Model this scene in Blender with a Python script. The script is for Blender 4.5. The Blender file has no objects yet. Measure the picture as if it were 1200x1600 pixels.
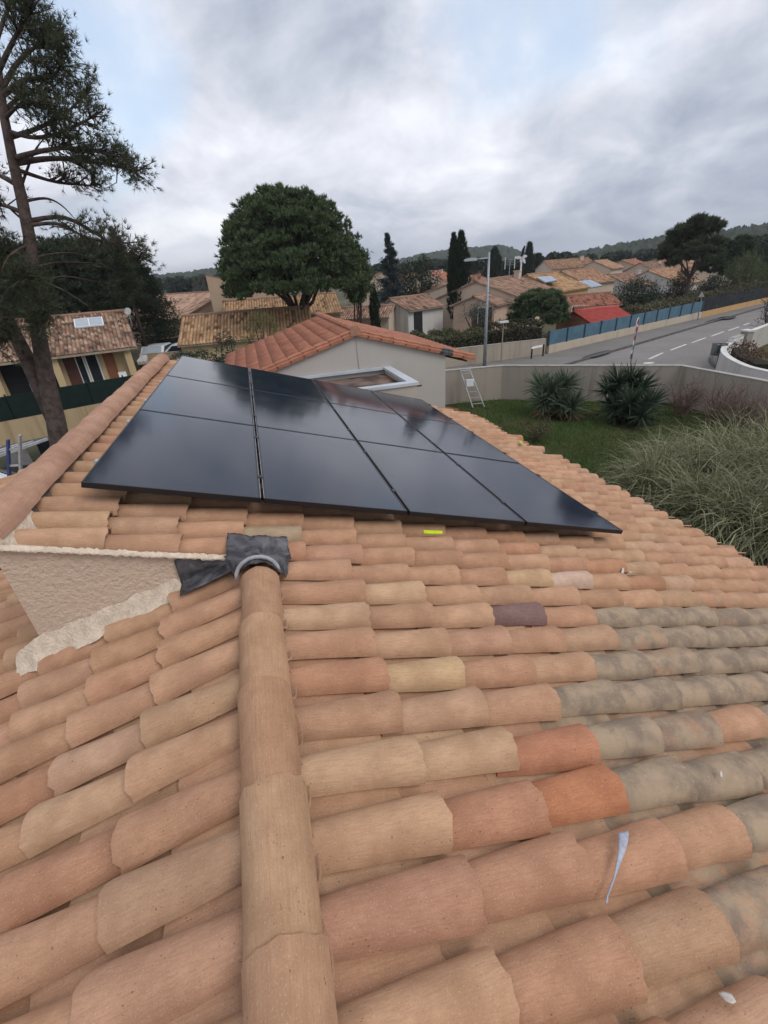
import bpy, bmesh, math, random
import numpy as np
from mathutils import Vector, Matrix
random.seed(7); rng = np.random.default_rng(7)
scene = bpy.context.scene
col = scene.collection
R_ = math.radians

# ------------------------------------------------------------------ camera
CAM = Vector((1.08614, -2.74082, 0.94883)); FPX = 699.87
RT = Matrix(((0.95973, 0.18335, -0.21283), (-0.27370, 0.43975, -0.85540), (-0.06325, 0.87921, 0.47222)))
cd = bpy.data.cameras.new('camera'); cam = bpy.data.objects.new('camera', cd); col.objects.link(cam)
cam.matrix_world = Matrix.Translation(CAM) @ RT.to_4x4()
cd.sensor_fit = 'VERTICAL'; cd.sensor_height = 36.0; cd.lens = 36.0 * FPX / 1600.0
cd.clip_start = 0.05; cd.clip_end = 20000
scene.camera = cam
scene.render.resolution_x = 768; scene.render.resolution_y = 1024

def ray(px, py): return RT @ Vector(((px - 600) / FPX, -(py - 800) / FPX, -1.0))
def G(px, py, z=-4.4):
    d = ray(px, py); return CAM + d * ((z - CAM.z) / d.z)
def atd(px, py, dist):
    d = ray(px, py); return CAM + d * (dist / math.hypot(d.x, d.y))
def hz(px):                                   # image row of the horizon
    return 468 - px * 87 / 1200

# ------------------------------------------------------------------ sky
SUN_EL, SUN_AZ = R_(50), R_(138)              # azimuth measured from +Y towards +X
world = bpy.data.worlds.new('World'); scene.world = world; world.use_nodes = True
nt = world.node_tree; nt.nodes.clear()
def N(t, **k):
    n = nt.nodes.new(t)
    for a, b in k.items(): setattr(n, a, b)
    return n
def L(a, b): nt.links.new(a, b)
def W(v):
    return v
def mth(op, a, b=None, c=None, clamp=False):
    n = N('ShaderNodeMath', operation=op); n.use_clamp = clamp
    for i, v in enumerate((a, b, c)):
        if v is None: continue
        if hasattr(v, 'links'): L(v, n.inputs[i])
        else: n.inputs[i].default_value = v
    return n.outputs[0]
def mixc(f, a, b):
    n = N('ShaderNodeMix', data_type='RGBA')
    for s, v in ((n.inputs[0], f), (n.inputs[6], a), (n.inputs[7], b)):
        if hasattr(v, 'links'): L(v, s)
        else: s.default_value = v if not isinstance(v, tuple) else (*v, 1)
    return n.outputs[2]
def smooth(v, a, b, lo=0.0, hi=1.0):
    n = N('ShaderNodeMapRange', interpolation_type='SMOOTHSTEP'); L(v, n.inputs[0])
    for i, x in enumerate((a, b, lo, hi)): n.inputs[i + 1].default_value = x
    return n.outputs[0]
tc = N('ShaderNodeTexCoord'); nv = N('ShaderNodeVectorMath', operation='NORMALIZE'); L(tc.outputs['Generated'], nv.inputs[0])
dirv = nv.outputs[0]
sp = N('ShaderNodeSeparateXYZ'); L(dirv, sp.inputs[0])
zz = mth('MAXIMUM', sp.outputs[2], 0.0)
den = mth('ADD', zz, 0.34)
cx = mth('DIVIDE', sp.outputs[0], den); cy = mth('DIVIDE', sp.outputs[1], den)
cb = N('ShaderNodeCombineXYZ'); L(cx, cb.inputs[0]); L(cy, cb.inputs[1]); cb.inputs[2].default_value = 3.7
def noise(vec, sc, det, rough, dist=0.0):
    n = N('ShaderNodeTexNoise'); L(vec, n.inputs['Vector']); n.inputs['Scale'].default_value = sc
    n.inputs['Detail'].default_value = det; n.inputs['Roughness'].default_value = rough; n.inputs['Distortion'].default_value = dist
    return n.outputs[0]
n1 = noise(cb.outputs[0], 0.95, 9, 0.55, 0.25)
n2 = noise(cb.outputs[0], 2.1, 11, 0.58, 0.35)
n3 = noise(dirv, 5.0, 6, 0.55, 0.3)
def blob(px, py, r0, r1):
    d = ray(px, py).normalized()
    v = N('ShaderNodeVectorMath', operation='DOT_PRODUCT'); L(dirv, v.inputs[0]); v.inputs[1].default_value = d
    return smooth(v.outputs['Value'], math.cos(R_(r1)), math.cos(R_(r0)))
gaps = mth('ADD', mth('ADD', mth('MULTIPLY', blob(140, 100, 0, 10), 0.30), mth('MULTIPLY', blob(790, 20, 0, 10), 0.20)), mth('MULTIPLY', blob(990, 20, 0, 9), 0.18))
cov = mth('SUBTRACT', mth('ADD', mth('MULTIPLY', n1, 0.55), 0.42), gaps)
cov = mth('ADD', cov, mth('MULTIPLY', mth('SUBTRACT', n3, 0.5), 0.42))
mask = smooth(cov, 0.38, 0.64)
# cloud brightness
br = mth('ADD', mth('MULTIPLY', n2, 0.75), mth('MULTIPLY', n3, 0.35))
br = mth('ADD', br, mth('MULTIPLY', blob(270, 235, 1, 14), 0.10))
br = mth('ADD', br, mth('MULTIPLY', blob(620, 330, 1, 15), 0.06))
br = mth('ADD', br, mth('MULTIPLY', blob(700, 180, 1, 10), 0.06))
br = mth('SUBTRACT', br, mth('MULTIPLY', blob(1050, 280, 2, 20), 0.07))
br = mth('SUBTRACT', br, mth('MULTIPLY', blob(520, 110, 2, 18), 0.10))
low = smooth(sp.outputs[2], 0.015, 0.16)
br = mth('SUBTRACT', br, mth('MULTIPLY', mth('SUBTRACT', 1.0, low), 0.09))
rp = N('ShaderNodeValToRGB'); L(br, rp.inputs[0])
K = 10.0
els = rp.color_ramp.elements
stops = [(0.34, (.33, .37, .47)), (0.45, (.49, .53, .61)), (0.53, (.63, .65, .725)), (0.63, (.78, .80, .865)), (0.74, (.95, .96, .98))]
while len(els) < len(stops): els.new(0.5)
for e, (p, c) in zip(els, stops): e.position = p; e.color = (*c, 1)
cs_ = N('ShaderNodeVectorMath', operation='SCALE'); L(rp.outputs[0], cs_.inputs[0]); cs_.inputs['Scale'].default_value = K
sky = N('ShaderNodeTexSky', sky_type='NISHITA'); sky.sun_disc = False; sky.sun_elevation = SUN_EL; sky.sun_rotation = SUN_AZ
sky.air_density = 1.0; sky.dust_density = 1.5; sky.ozone_density = 1.0
sk2 = N('ShaderNodeVectorMath', operation='SCALE'); L(sky.outputs[0], sk2.inputs[0]); sk2.inputs['Scale'].default_value = 1.5
veil = mixc(0.45, sk2.outputs[0], (7.6, 8.6, 9.8))
fin = mixc(mask, veil, cs_.outputs[0])
bg = N('ShaderNodeBackground'); L(fin, bg.inputs[0]); bg.inputs[1].default_value = 0.105
out = N('ShaderNodeOutputWorld'); L(bg.outputs[0], out.inputs[0])

sd = bpy.data.lights.new('sun', 'SUN'); sd.energy = 1.3; sd.angle = R_(28); sd.color = (1.0, .955, .90)
sun = bpy.data.objects.new('sun', sd); col.objects.link(sun)
sv = Vector((math.sin(SUN_AZ) * math.cos(SUN_EL), math.cos(SUN_AZ) * math.cos(SUN_EL), math.sin(SUN_EL)))
sun.rotation_euler = sv.to_track_quat('Z', 'Y').to_euler()
vs = scene.view_settings
vs.view_transform = 'Standard'; vs.look = 'None'; vs.exposure = 0.25; vs.gamma = 1.0; vs.use_curve_mapping = False
scene.render.engine = 'CYCLES'
scene.cycles.max_bounces = 6; scene.cycles.diffuse_bounces = 3; scene.cycles.glossy_bounces = 3; scene.cycles.transmission_bounces = 3; scene.cycles.volume_bounces = 0

# ------------------------------------------------------------------ materials
MATS = {}
class Mat:
    def __init__(s, name, rough=.85, spec=.3, metal=0.0):
        s.m = bpy.data.materials.new(name); s.m.use_nodes = True; s.t = s.m.node_tree
        s.b = s.t.nodes['Principled BSDF']
        s.b.inputs['Roughness'].default_value = rough; s.b.inputs['Metallic'].default_value = metal
        s.b.inputs['Specular IOR Level'].default_value = spec
        s.tc = s.t.nodes.new('ShaderNodeTexCoord'); s.vec = s.tc.outputs['Object']
        MATS[name] = s.m
    def n(s, t, **k):
        x = s.t.nodes.new(t)
        for a, b in k.items(): setattr(x, a, b)
        return x
    def l(s, a, b): s.t.links.new(a, b)
    def put(s, v, sock):
        if hasattr(v, 'links'): s.l(v, sock)
        elif isinstance(v, tuple): sock.default_value = (*v, 1) if len(v) == 3 else v
        else: sock.default_value = v
    def math(s, op, a, b=0.0, clamp=False):
        x = s.n('ShaderNodeMath', operation=op); x.use_clamp = clamp; s.put(a, x.inputs[0]); s.put(b, x.inputs[1]); return x.outputs[0]
    def mix(s, f, a, b, blend='MIX'):
        x = s.n('ShaderNodeMix', data_type='RGBA', blend_type=blend); s.put(f, x.inputs[0]); s.put(a, x.inputs[6]); s.put(b, x.inputs[7]); return x.outputs[2]
    def map(s, scale=(1, 1, 1), vec=None):
        x = s.n('ShaderNodeMapping'); s.l(vec or s.vec, x.inputs[0]); x.inputs['Scale'].default_value = scale; return x.outputs[0]
    def noise(s, sc, det=4, rough=.55, vec=None, dist=0.0):
        x = s.n('ShaderNodeTexNoise'); s.l(vec or s.vec, x.inputs['Vector']); x.inputs['Scale'].default_value = sc
        x.inputs['Detail'].default_value = det; x.inputs['Roughness'].default_value = rough; x.inputs['Distortion'].default_value = dist
        return x.outputs[0]
    def vor(s, sc, vec=None, feat='F1', rnd=1.0):
        x = s.n('ShaderNodeTexVoronoi', feature=feat); s.l(vec or s.vec, x.inputs['Vector']); x.inputs['Scale'].default_value = sc; x.inputs['Randomness'].default_value = rnd
        return x
    def ramp(s, v, a, b, lo=0.0, hi=1.0):
        x = s.n('ShaderNodeMapRange', interpolation_type='SMOOTHSTEP'); s.l(v, x.inputs[0])
        for i, q in enumerate((a, b, lo, hi)): x.inputs[i + 1].default_value = q
        return x.outputs[0]
    def color(s, v): s.put(v, s.b.inputs['Base Color'])
    def bump(s, h, strength, dist):
        x = s.n('ShaderNodeBump'); s.l(h, x.inputs['Height']); x.inputs['Strength'].default_value = strength; x.inputs['Distance'].default_value = dist
        s.l(x.outputs[0], s.b.inputs['Normal'])

def plain(name, c, rough=.8, var=.25, sc=6.0, spec=.3, metal=0.0, bump=0.0, bsc=40.0, c2=None):
    m = Mat(name, rough, spec, metal)
    d = c2 or tuple(x * (1 - var) for x in c)
    f = m.ramp(m.noise(sc, 5, .6), .3, .7)
    m.color(m.mix(f, d, c))
    if bump: m.bump(m.noise(bsc, 3, .6), .6, bump)
    return m.m

# fired-clay tile: every tile carries its own colour (object colour, or a corner attribute when many are joined)
def tile_mat(name, attr=False):
    m = Mat(name, .88, .25)
    if attr:
        a = m.n('ShaderNodeAttribute', attribute_name='tint'); tint, wea = a.outputs['Color'], a.outputs['Alpha']
        vec = m.vec
    else:
        oi = m.n('ShaderNodeObjectInfo'); tint, wea = oi.outputs['Color'], oi.outputs['Alpha']
        sc = m.n('ShaderNodeVectorMath', operation='SCALE'); cmb = m.n('ShaderNodeCombineXYZ')
        for i in range(3): m.l(oi.outputs['Random'], cmb.inputs[i])
        m.l(cmb.outputs[0], sc.inputs[0]); sc.inputs['Scale'].default_value = 91.0
        ad = m.n('ShaderNodeVectorMath', operation='ADD'); m.l(m.vec, ad.inputs[0]); m.l(sc.outputs[0], ad.inputs[1]); vec = ad.outputs[0]
    big = m.noise(7, 4, .6, vec)
    c = m.mix(m.ramp(big, .3, .72), m.mix(1.0, tint, (.82, .78, .76), 'MULTIPLY'), m.mix(1.0, tint, (1.12, 1.12, 1.12), 'MULTIPLY'))
    st = m.noise(1, 4, .7, m.map((5, 190, 190), vec))                # wire-cut lines along the tile
    c = m.mix(m.ramp(st, .40, .68, 0, .5), c, m.mix(1.0, tint, (.72, .66, .62), 'MULTIPLY'))
    fine = m.noise(210, 3, .65, vec)
    c = m.mix(m.ramp(fine, .56, .74, 0, .45), c, (.62, .46, .33)); c = m.mix(m.ramp(fine, .28, .44, .4, 0), c, m.mix(1.0, tint, (.55, .48, .44), 'MULTIPLY'))
    soot = m.noise(3.2, 5, .65, vec); c = m.mix(m.ramp(soot, .5, .78, 0, .35), c, m.mix(1.0, tint, (.62, .58, .56), 'MULTIPLY'))
    # weathering: grey-ochre lichen film, patchy
    wn = m.noise(11, 6, .65, vec)
    wf = m.ramp(m.math('ADD', wn, m.math('SUBTRACT', wea, .5)), .44, .78, 0, .95)
    grey = m.mix(m.ramp(m.noise(8, 4, .6, vec), .34, .66), (.20, .155, .117), (.35, .265, .178))
    c = m.mix(wf, c, grey)
    sp_ = m.noise(75, 3, .6, vec)
    c = m.mix(m.math('MULTIPLY', m.ramp(sp_, .6, .72), m.math('MULTIPLY', wf, .55)), c, (.40, .36, .30))
    # pits
    v = m.vor(85, m.map((.6, 1, 1), vec)); gate = m.ramp(m.noise(9, 3, .6, vec), .49, .64)
    pit = m.math('MULTIPLY', m.ramp(m.math('ADD', v.outputs['Distance'], m.math('MULTIPLY', m.noise(120, 2, .5, vec), .2)), .16, .27, 1, 0), gate)
    v2 = m.vor(15, vec); pit2 = m.math('MULTIPLY', m.ramp(m.math('ADD', v2.outputs['Distance'], m.math('MULTIPLY', fine, .06)), .06, .09, 1, 0), m.ramp(m.noise(9, 2, .5, vec), .45, .6))
    pit = m.math('MAXIMUM', pit, m.math('MULTIPLY', pit2, .9))
    c = m.mix(m.math('MULTIPLY', pit, .62), c, (.085, .055, .04))
    m.color(c)
    h = m.math('ADD', m.math('MULTIPLY', st, .35), m.math('MULTIPLY', fine, .22))
    h = m.math('ADD', h, m.math('MULTIPLY', big, .6))
    h = m.math('SUBTRACT', h, m.math('MULTIPLY', pit, .9))
    m.bump(h, .55, .006)
    return m.m
TILE = tile_mat('fired_clay_tile'); TILE_A = tile_mat('fired_clay_tile_joined', True)

def mortar_mat(name, c, bumpd=.012, sc=26):
    m = Mat(name, .95, .2)
    a = m.noise(sc, 8, .68); b = m.noise(sc * 4, 4, .6)
    m.color(m.mix(m.ramp(a, .3, .7), tuple(x * .72 for x in c), c))
    m.bump(m.math('ADD', a, m.math('MULTIPLY', b, .35)), .9, bumpd)
    return m.m
MORTAR = mortar_mat('grey_mortar', (.21, .165, .13)); MORTAR_W = mortar_mat('pale_lime_mortar', (.76, .63, .495), .02, 18)
def stucco(name, c, stain=.35, sc=38, bd=.006, vs=1.0):
    m = Mat(name, .93, .2)
    a = m.noise(sc, 6, .65); big = m.noise(.9, 4, .6)
    st = m.noise(1, 5, .65, m.map((2.2 * vs, 2.2 * vs, .16)))         # rain streaks
    cc = m.mix(m.ramp(big, .3, .7, 0, .5), c, tuple(x * .84 for x in c))
    cc = m.mix(m.ramp(st, .47, .75, 0, stain), cc, tuple(x * .33 for x in c))
    cc = m.mix(m.ramp(a, .55, .8, 0, .25), cc, tuple(min(1, x * 1.2) for x in c))
    m.color(cc); m.bump(a, .8, bd); return m.m
STUCCO = stucco('rough_cast_render', (.64, .50, .385), .05, 30, .03, 3)
def lead():
    m = Mat('lead_sheet', .55, .5, .35)
    a = m.noise(9, 6, .62, None, .6)
    m.color(m.mix(m.ramp(a, .38, .68), (.035, .034, .038), (.135, .13, .14))); m.bump(a, .7, .02); return m.m
LEAD = lead()
def glass_pv():
    m = Mat('solar_glass', .13, .5)
    v = m.noise(2.2, 5, .6); s = m.noise(14, 6, .7)
    m.color(m.mix(m.ramp(v, .3, .7), (.010, .0145, .029), (.0135, .018, .032)))
    sm = m.vor(3.1); dust = m.math('MULTIPLY', m.ramp(sm.outputs['Distance'], .03, .09, 1, 0), m.ramp(s, .45, .6))
    m.put(m.math('ADD', m.ramp(v, .3, .75, .085, .13), m.math('MULTIPLY', dust, .35)), m.b.inputs['Roughness'])
    m.b.inputs['IOR'].default_value = 1.5
    return m.m
PV = glass_pv()
BLACKMETAL = plain('black_anodised_aluminium', (.012, .012, .014), .38, .2, 5, .5)
ALU = plain('aluminium', (.58, .59, .60), .38, .2, 9, .5, .85)
ALU_DULL = plain('dull_aluminium', (.46, .47, .48), .55, .3, 9, .5, .3)
GALV = plain('galvanised_steel', (.30, .33, .36), .5, .25, 7, .5, .4)
WHITE = plain('white_paint', (.74, .76, .78), .5, .15, 3)
WHITEW = plain('white_masonry_paint', (.62, .62, .60), .8, .2, 2)
NEON = plain('neon_yellow_plastic', (.62, .80, .02), .5, .1, 20)
DARKWOOD = plain('dark_wood', (.085, .045, .03), .8, .45, 8)
DARK = plain('dark_interior', (.010, .010, .012), .9, .2, 4)
GLASSD = plain('dark_window_glass', (.02, .024, .03), .08, .2, 3, .5)
RED = plain('red_sign_paint', (.42, .03, .03), .5, .15, 6)
BLUEFENCE = plain('blue_grey_fence_panel', (.075, .15, .205), .6, .28, 1.6)
BLUEPOST = plain('blue_fence_post', (.03, .055, .075), .6, .2, 4)
BLUESTILE = plain('blue_ladder_stile', (.06, .08, .22), .6, .3, 20)
GREENMESH = plain('green_mesh_screen', (.008, .022, .019), .85, .35, 5)
HAZE = 0.00028
# ------------------------------------------------------------------ object helpers
def tag(o, label=None, cat=None, group=None, kind=None):
    if label: o['label'] = label
    if cat: o['category'] = cat
    if group: o['group'] = group
    if kind: o['kind'] = kind
    return o
def mesh_np(name, V, Fc, smooth=False, tint=None):
    """V (n,3), Fc list of (m,k) index arrays or one array; tint per face (m,4)"""
    Fs = Fc if isinstance(Fc, list) else [Fc]
    Fs = [np.asarray(f, dtype=np.int64) for f in Fs if len(f)]
    me = bpy.data.meshes.new(name)
    V = np.asarray(V, dtype=np.float32)
    me.vertices.add(len(V)); me.vertices.foreach_set('co', V.ravel())
    nl = sum(f.size for f in Fs); nf = sum(len(f) for f in Fs)
    me.loops.add(nl); me.polygons.add(nf)
    me.loops.foreach_set('vertex_index', np.concatenate([f.ravel() for f in Fs]).astype(np.int32))
    tot = np.concatenate([np.full(len(f), f.shape[1]) for f in Fs]).astype(np.int32)
    me.polygons.foreach_set('loop_start', np.concatenate([[0], np.cumsum(tot)[:-1]]).astype(np.int32))
    me.polygons.foreach_set('use_smooth', np.full(nf, smooth))
    me.update(calc_edges=True)
    if tint is not None:
        at = me.color_attributes.new('tint', 'FLOAT_COLOR', 'CORNER')
        at.data.foreach_set('color', np.repeat(np.asarray(tint, dtype=np.float32), tot, axis=0).ravel())
    return me
def link(name, me, mat, parent=None, world=False, loc=None):
    o = bpy.data.objects.new(name, me); col.objects.link(o)
    if mat is not None:
        for m in (mat if isinstance(mat, list) else [mat]): me.materials.append(m)
    if parent is not None:
        o.parent = parent
        if world: o.matrix_parent_inverse = Matrix.Translation(-Vector(parent.location))
    if loc is not None: o.location = loc
    return o
class MB:
    def __init__(s): s.v = []; s.f = []; s.mi = []
    def add(s, vs, fs, mi=0):
        b = len(s.v); s.v += [tuple(x) for x in vs]; s.f += [tuple(b + i for i in f) for f in fs]; s.mi += [mi] * len(fs); return s
    def box(s, c, size, M=None, mi=0, taper=1.0):
        x, y, z = (q / 2 for q in size); c = Vector(c)
        P = [Vector((sx * x * (taper if sz > 0 else 1), sy * y * (taper if sz > 0 else 1), sz * z)) for sz in (-1, 1) for sx, sy in ((-1, -1), (1, -1), (1, 1), (-1, 1))]
        if M is not None: P = [M @ p for p in P]
        return s.add([c + p for p in P], [(3, 2, 1, 0), (4, 5, 6, 7), (0, 1, 5, 4), (1, 2, 6, 5), (2, 3, 7, 6), (3, 0, 4, 7)], mi)
    def bar(s, a, b, w, h=None, mi=0, up=Vector((0, 0, 1))):
        a, b = Vector(a), Vector(b); h = h or w; d = (b - a).normalized()
        if abs(d.dot(up)) > .98: up = Vector((0, 1, 0))
        r = d.cross(up).normalized(); u = r.cross(d)
        P = [p + r * sx * w / 2 + u * sy * h / 2 for p in (a, b) for sx, sy in ((-1, -1), (1, -1), (1, 1), (-1, 1))]
        return s.add(P, [(3, 2, 1, 0), (4, 5, 6, 7), (0, 1, 5, 4), (1, 2, 6, 5), (2, 3, 7, 6), (3, 0, 4, 7)], mi)
    def tube(s, pts, rad, n=7, mi=0, cap=True):
        pts = [Vector(p) for p in pts]; rs = rad if isinstance(rad, (list, tuple)) else [rad] * len(pts)
        b = len(s.v); prev = None
        for i, p in enumerate(pts):
            d = (pts[min(i + 1, len(pts) - 1)] - pts[max(i - 1, 0)]).normalized()
            if prev is None:
                up = Vector((0, 0, 1)) if abs(d.z) < .9 else Vector((1, 0, 0)); r = d.cross(up).normalized()
            else:
                r = (prev - d * prev.dot(d)).normalized()
            prev = r; u = d.cross(r)
            for k in range(n):
                a = 2 * math.pi * k / n; s.v.append(tuple(p + (r * math.cos(a) + u * math.sin(a)) * rs[i]))
        for i in range(len(pts) - 1):
            for k in range(n):
                k2 = (k + 1) % n; s.f.append((b + i * n + k, b + i * n + k2, b + (i + 1) * n + k2, b + (i + 1) * n + k)); s.mi.append(mi)
        if cap:
            s.f.append(tuple(b + k for k in reversed(range(n)))); s.mi.append(mi)
            e = b + (len(pts) - 1) * n; s.f.append(tuple(e + k for k in range(n))); s.mi.append(mi)
        return s
    def prism(s, poly, off, mi=0):
        """poly: list of 3D points (planar), extruded by vector off"""
        n = len(poly); off = Vector(off); P = [Vector(p) for p in poly]
        return s.add(P + [p + off for p in P], [tuple(reversed(range(n))), tuple(range(n, 2 * n))] + [(i, (i + 1) % n, n + (i + 1) % n, n + i) for i in range(n)], mi)
    def build(s, name, mat, parent=None, world=False, smooth=False, loc=None, fixn=True):
        me = bpy.data.meshes.new(name); me.from_pydata(s.v, [], s.f); me.update()
        if fixn:
            bm = bmesh.new(); bm.from_mesh(me); bmesh.ops.recalc_face_normals(bm, faces=bm.faces); bm.to_mesh(me); bm.free()
        me.polygons.foreach_set('material_index', s.mi)
        me.polygons.foreach_set('use_smooth', [smooth] * len(me.polygons))
        return link(name, me, mat, parent, world, loc)
def thing(name, label, cat, loc, rz=0.0, group=None):
    o = bpy.data.objects.new(name, None); col.objects.link(o); o.location = loc; o.rotation_euler = (0, 0, rz); o.empty_display_size = .2
    return tag(o, label, cat, group)
def struct(o): o['kind'] = 'structure'; return o
def sheet(name, pts, z, mat, parent=None):
    me = bpy.data.meshes.new(name); me.from_pydata([(p[0], p[1], z if len(p) < 3 else p[2]) for p in pts], [], [tuple(range(len(pts)))]); me.update()
    if me.polygons[0].normal.z < 0: me.flip_normals()
    return link(name, me, mat, parent)

# ------------------------------------------------------------------ the roof we stand on
ZG = -4.4
SL = R_(17.0); cs, sn = math.cos(SL), math.sin(SL)
D = Vector((cs, 0, -sn)); NR = Vector((sn, 0, cs)); YV = Vector((0, 1, 0))
DL = Vector((-cs, 0, -sn)); NL = Vector((-sn, 0, cs))
U_RIDGE = .967
AP = D * U_RIDGE + NR * (-.13)
def RP(u, y, off=0.0): return D * u + YV * y + NR * off
def LP(s, y, off=0.0): return AP + DL * s + YV * y + NL * off         # off measured from the crest plane
Y_FAR, Y_NEAR, Y_WALL = 5.72, -5.0, -.425
def eave_u(y): return 5.74 - .066 * (y + .2)
L_EAVE = 5.6

house = thing('house', 'low house with clay tile roof carrying the array of black solar panels', 'house', (0.0, 0.0, ZG))
HW = stucco('house_render', (.50, .40, .30), .2)
mb = MB()
e0 = RP(5.0, 0, -.28); l0 = LP(5.0, 0, -.16)
mb.prism([(l0.x, Y_NEAR, ZG), (e0.x, Y_NEAR, ZG), (e0.x, Y_NEAR, e0.z - .06), (AP.x, Y_NEAR, AP.z - .26), (l0.x, Y_NEAR, l0.z - .06)], (0, Y_FAR - .1 - Y_NEAR, 0))
mb.build('wall', HW, house, True)
DECK = plain('roof_deck', (.10, .065, .045), .95, .4, 12)
def slab(a, b, c, d, n, th):
    P = [a, b, c, d]; return MB().prism([p - n * th for p in P], n * th)
deck_r = slab(RP(-.28, Y_WALL + .02, -.295), RP(5.5, Y_WALL + .02, -.295), RP(5.35, Y_FAR, -.295), RP(-.28, Y_FAR, -.295), NR, .05)
deck_r.prism([RP(U_RIDGE + .02, Y_NEAR, -.295), RP(5.6, Y_NEAR, -.295), RP(5.5, Y_WALL + .018, -.295), RP(U_RIDGE + .02, Y_WALL + .018, -.295)], NR * -.05)
deck_r = deck_r.build('roof_slope', DECK, house, True)
deck_l = slab(LP(.03, Y_NEAR, -.165), LP(L_EAVE - .15, Y_NEAR, -.165), LP(L_EAVE - .15, Y_FAR + .1, -.165), LP(.03, Y_FAR + .1, -.165), NL, .05).build('roof_slope', DECK, house, True)

def barrel(variant, L0=.46, w0=.140, w1=.190, ang=78, th=.013, ns=10, nl=3, jag=.004, concave=False, tilt=.016):
    r = np.random.default_rng(variant + 100)
    V = []; Fq = []
    def grid(rows):
        b = len(V); n = len(rows[0])
        for row in rows: V.extend(row)
        for i in range(len(rows) - 1):
            for k in range(n - 1): Fq.append((b + i * n + k, b + i * n + k + 1, b + (i + 1) * n + k + 1, b + (i + 1) * n + k))
    bow = r.normal(0, .004); tw = r.normal(0, .003); jg = r.normal(0, jag, ns + 1); wv = r.normal(0, .0015, (nl + 1, ns + 1))
    def prof(t, i, inner):
        w = w0 + (w1 - w0) * t; R = w / 2 / math.sin(R_(ang)); rr = R - (th if inner else 0); row = []
        for k in range(ns + 1):
            a = R_(-ang + 2 * ang * k / ns); q = rr + (0 if inner else wv[i][k])
            x = t * L0 + (jg[k] * t if i == nl else 0)
            y = math.sin(a) * q + bow * math.sin(t * 3.14); z = math.cos(a) * q - R * math.cos(R_(ang)) + tw * (k / ns - .5) * t + tilt * t
            row.append((x, y, z))
        return row
    out = [prof(i / nl, i, False) for i in range(nl + 1)]; inn = [prof(i, i * nl, True) for i in (0, 1)]
    grid(out); grid([inn[0][::-1], inn[1][::-1]])
    grid([out[-1], inn[1]]); grid([inn[0], out[0]])
    n = ns
    grid([[p[0] for p in out], [inn[0][0] if i == 0 else inn[1][0] for i in (0, 0, 1, 1)][:nl + 1]])
    grid([[inn[0][n] if i == 0 else inn[1][n] for i in (0, 0, 1, 1)][:nl + 1], [p[n] for p in out]])
    V = np.array(V); Fq = np.array(Fq)
    if concave:
        V[:, 2] = -V[:, 2] + .032 * V[:, 0] / L0; Fq = Fq[:, ::-1]
    return V, Fq
NVAR = 8
COV = [barrel(i, tilt=.027) for i in range(NVAR)]
CHA = [barrel(i + 20, .46, .178, .158, 60, .012, 6, 3, .005, True) for i in range(5)]
COVM = []; CHAM = []
for (lst, dst, nm) in ((COV, COVM, 'cover_tile'), (CHA, CHAM, 'channel_tile')):
    for v, fq in lst:
        me = mesh_np(nm, v, fq, True); me.materials.append(TILE); dst.append(me)
PAL = [(.432, .254, .155), (.446, .269, .167), (.418, .237, .144), (.436, .271, .167), (.425, .249, .155), (.450, .283, .182), (.402, .214, .127), (.446, .287, .174)]
PW = np.array([5, 4, 3.2, 2, 4, 2.0, 1.2, 1.2]); PW = PW / PW.sum()
def pick(r):
    c = np.array(PAL[r.choice(len(PAL), p=PW)]) * r.normal(1, .035)
    return c * (1 + r.normal(0, .012, 3))
PITCH, EXPO = .2085, .372
ROW0 = -2.19                                             # centre line of one cover row
tr = np.random.default_rng(3)
covers = []; chans = []                                  # (matrix, variant, tint, weather, distance)
def slope_frame(side):
    if side == 'r': return Matrix((D, YV, NR)).transposed()
    return Matrix((DL, -YV, NL)).transposed()
def put(lst, side, u, y, off, var, tint, wea, yaw=0.0, roll=0.0):
    M3 = slope_frame(side) @ Matrix.Rotation(yaw, 3, 'Z') @ Matrix.Rotation(roll, 3, 'X')
    p = RP(u, y, off) if side == 'r' else LP(u, y, off + .13)
    M = Matrix.Translation(p) @ M3.to_4x4()
    c = M @ Vector((.25, 0, .05)); vis = 1.0
    lst.append((M, var, tint, wea, (c - CAM).length, c, side, u, y))
def weather(side, u, y):
    w = .04
    if side == 'r':
        # grey, lichen-covered run of older tiles low on the near part of the slope
        edge = 2.16 + 1.55 * max(0, y + 1.55) + .25 * max(0, -2.3 - y)
        if y < -.9 and u > edge: w = tr.uniform(.7, 1.0) if tr.random() < .92 else .35
        elif y < -.7 and u > edge + .2: w = tr.uniform(.3, .7)
        elif y < -.3 and u > 3.4: w = tr.uniform(0, .4)
    return w
k0 = math.floor((Y_NEAR - ROW0) / PITCH) + 1; k1 = math.floor((Y_FAR - .06 - ROW0) / PITCH)
BASE = -.13 - .0765 - .025
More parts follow.
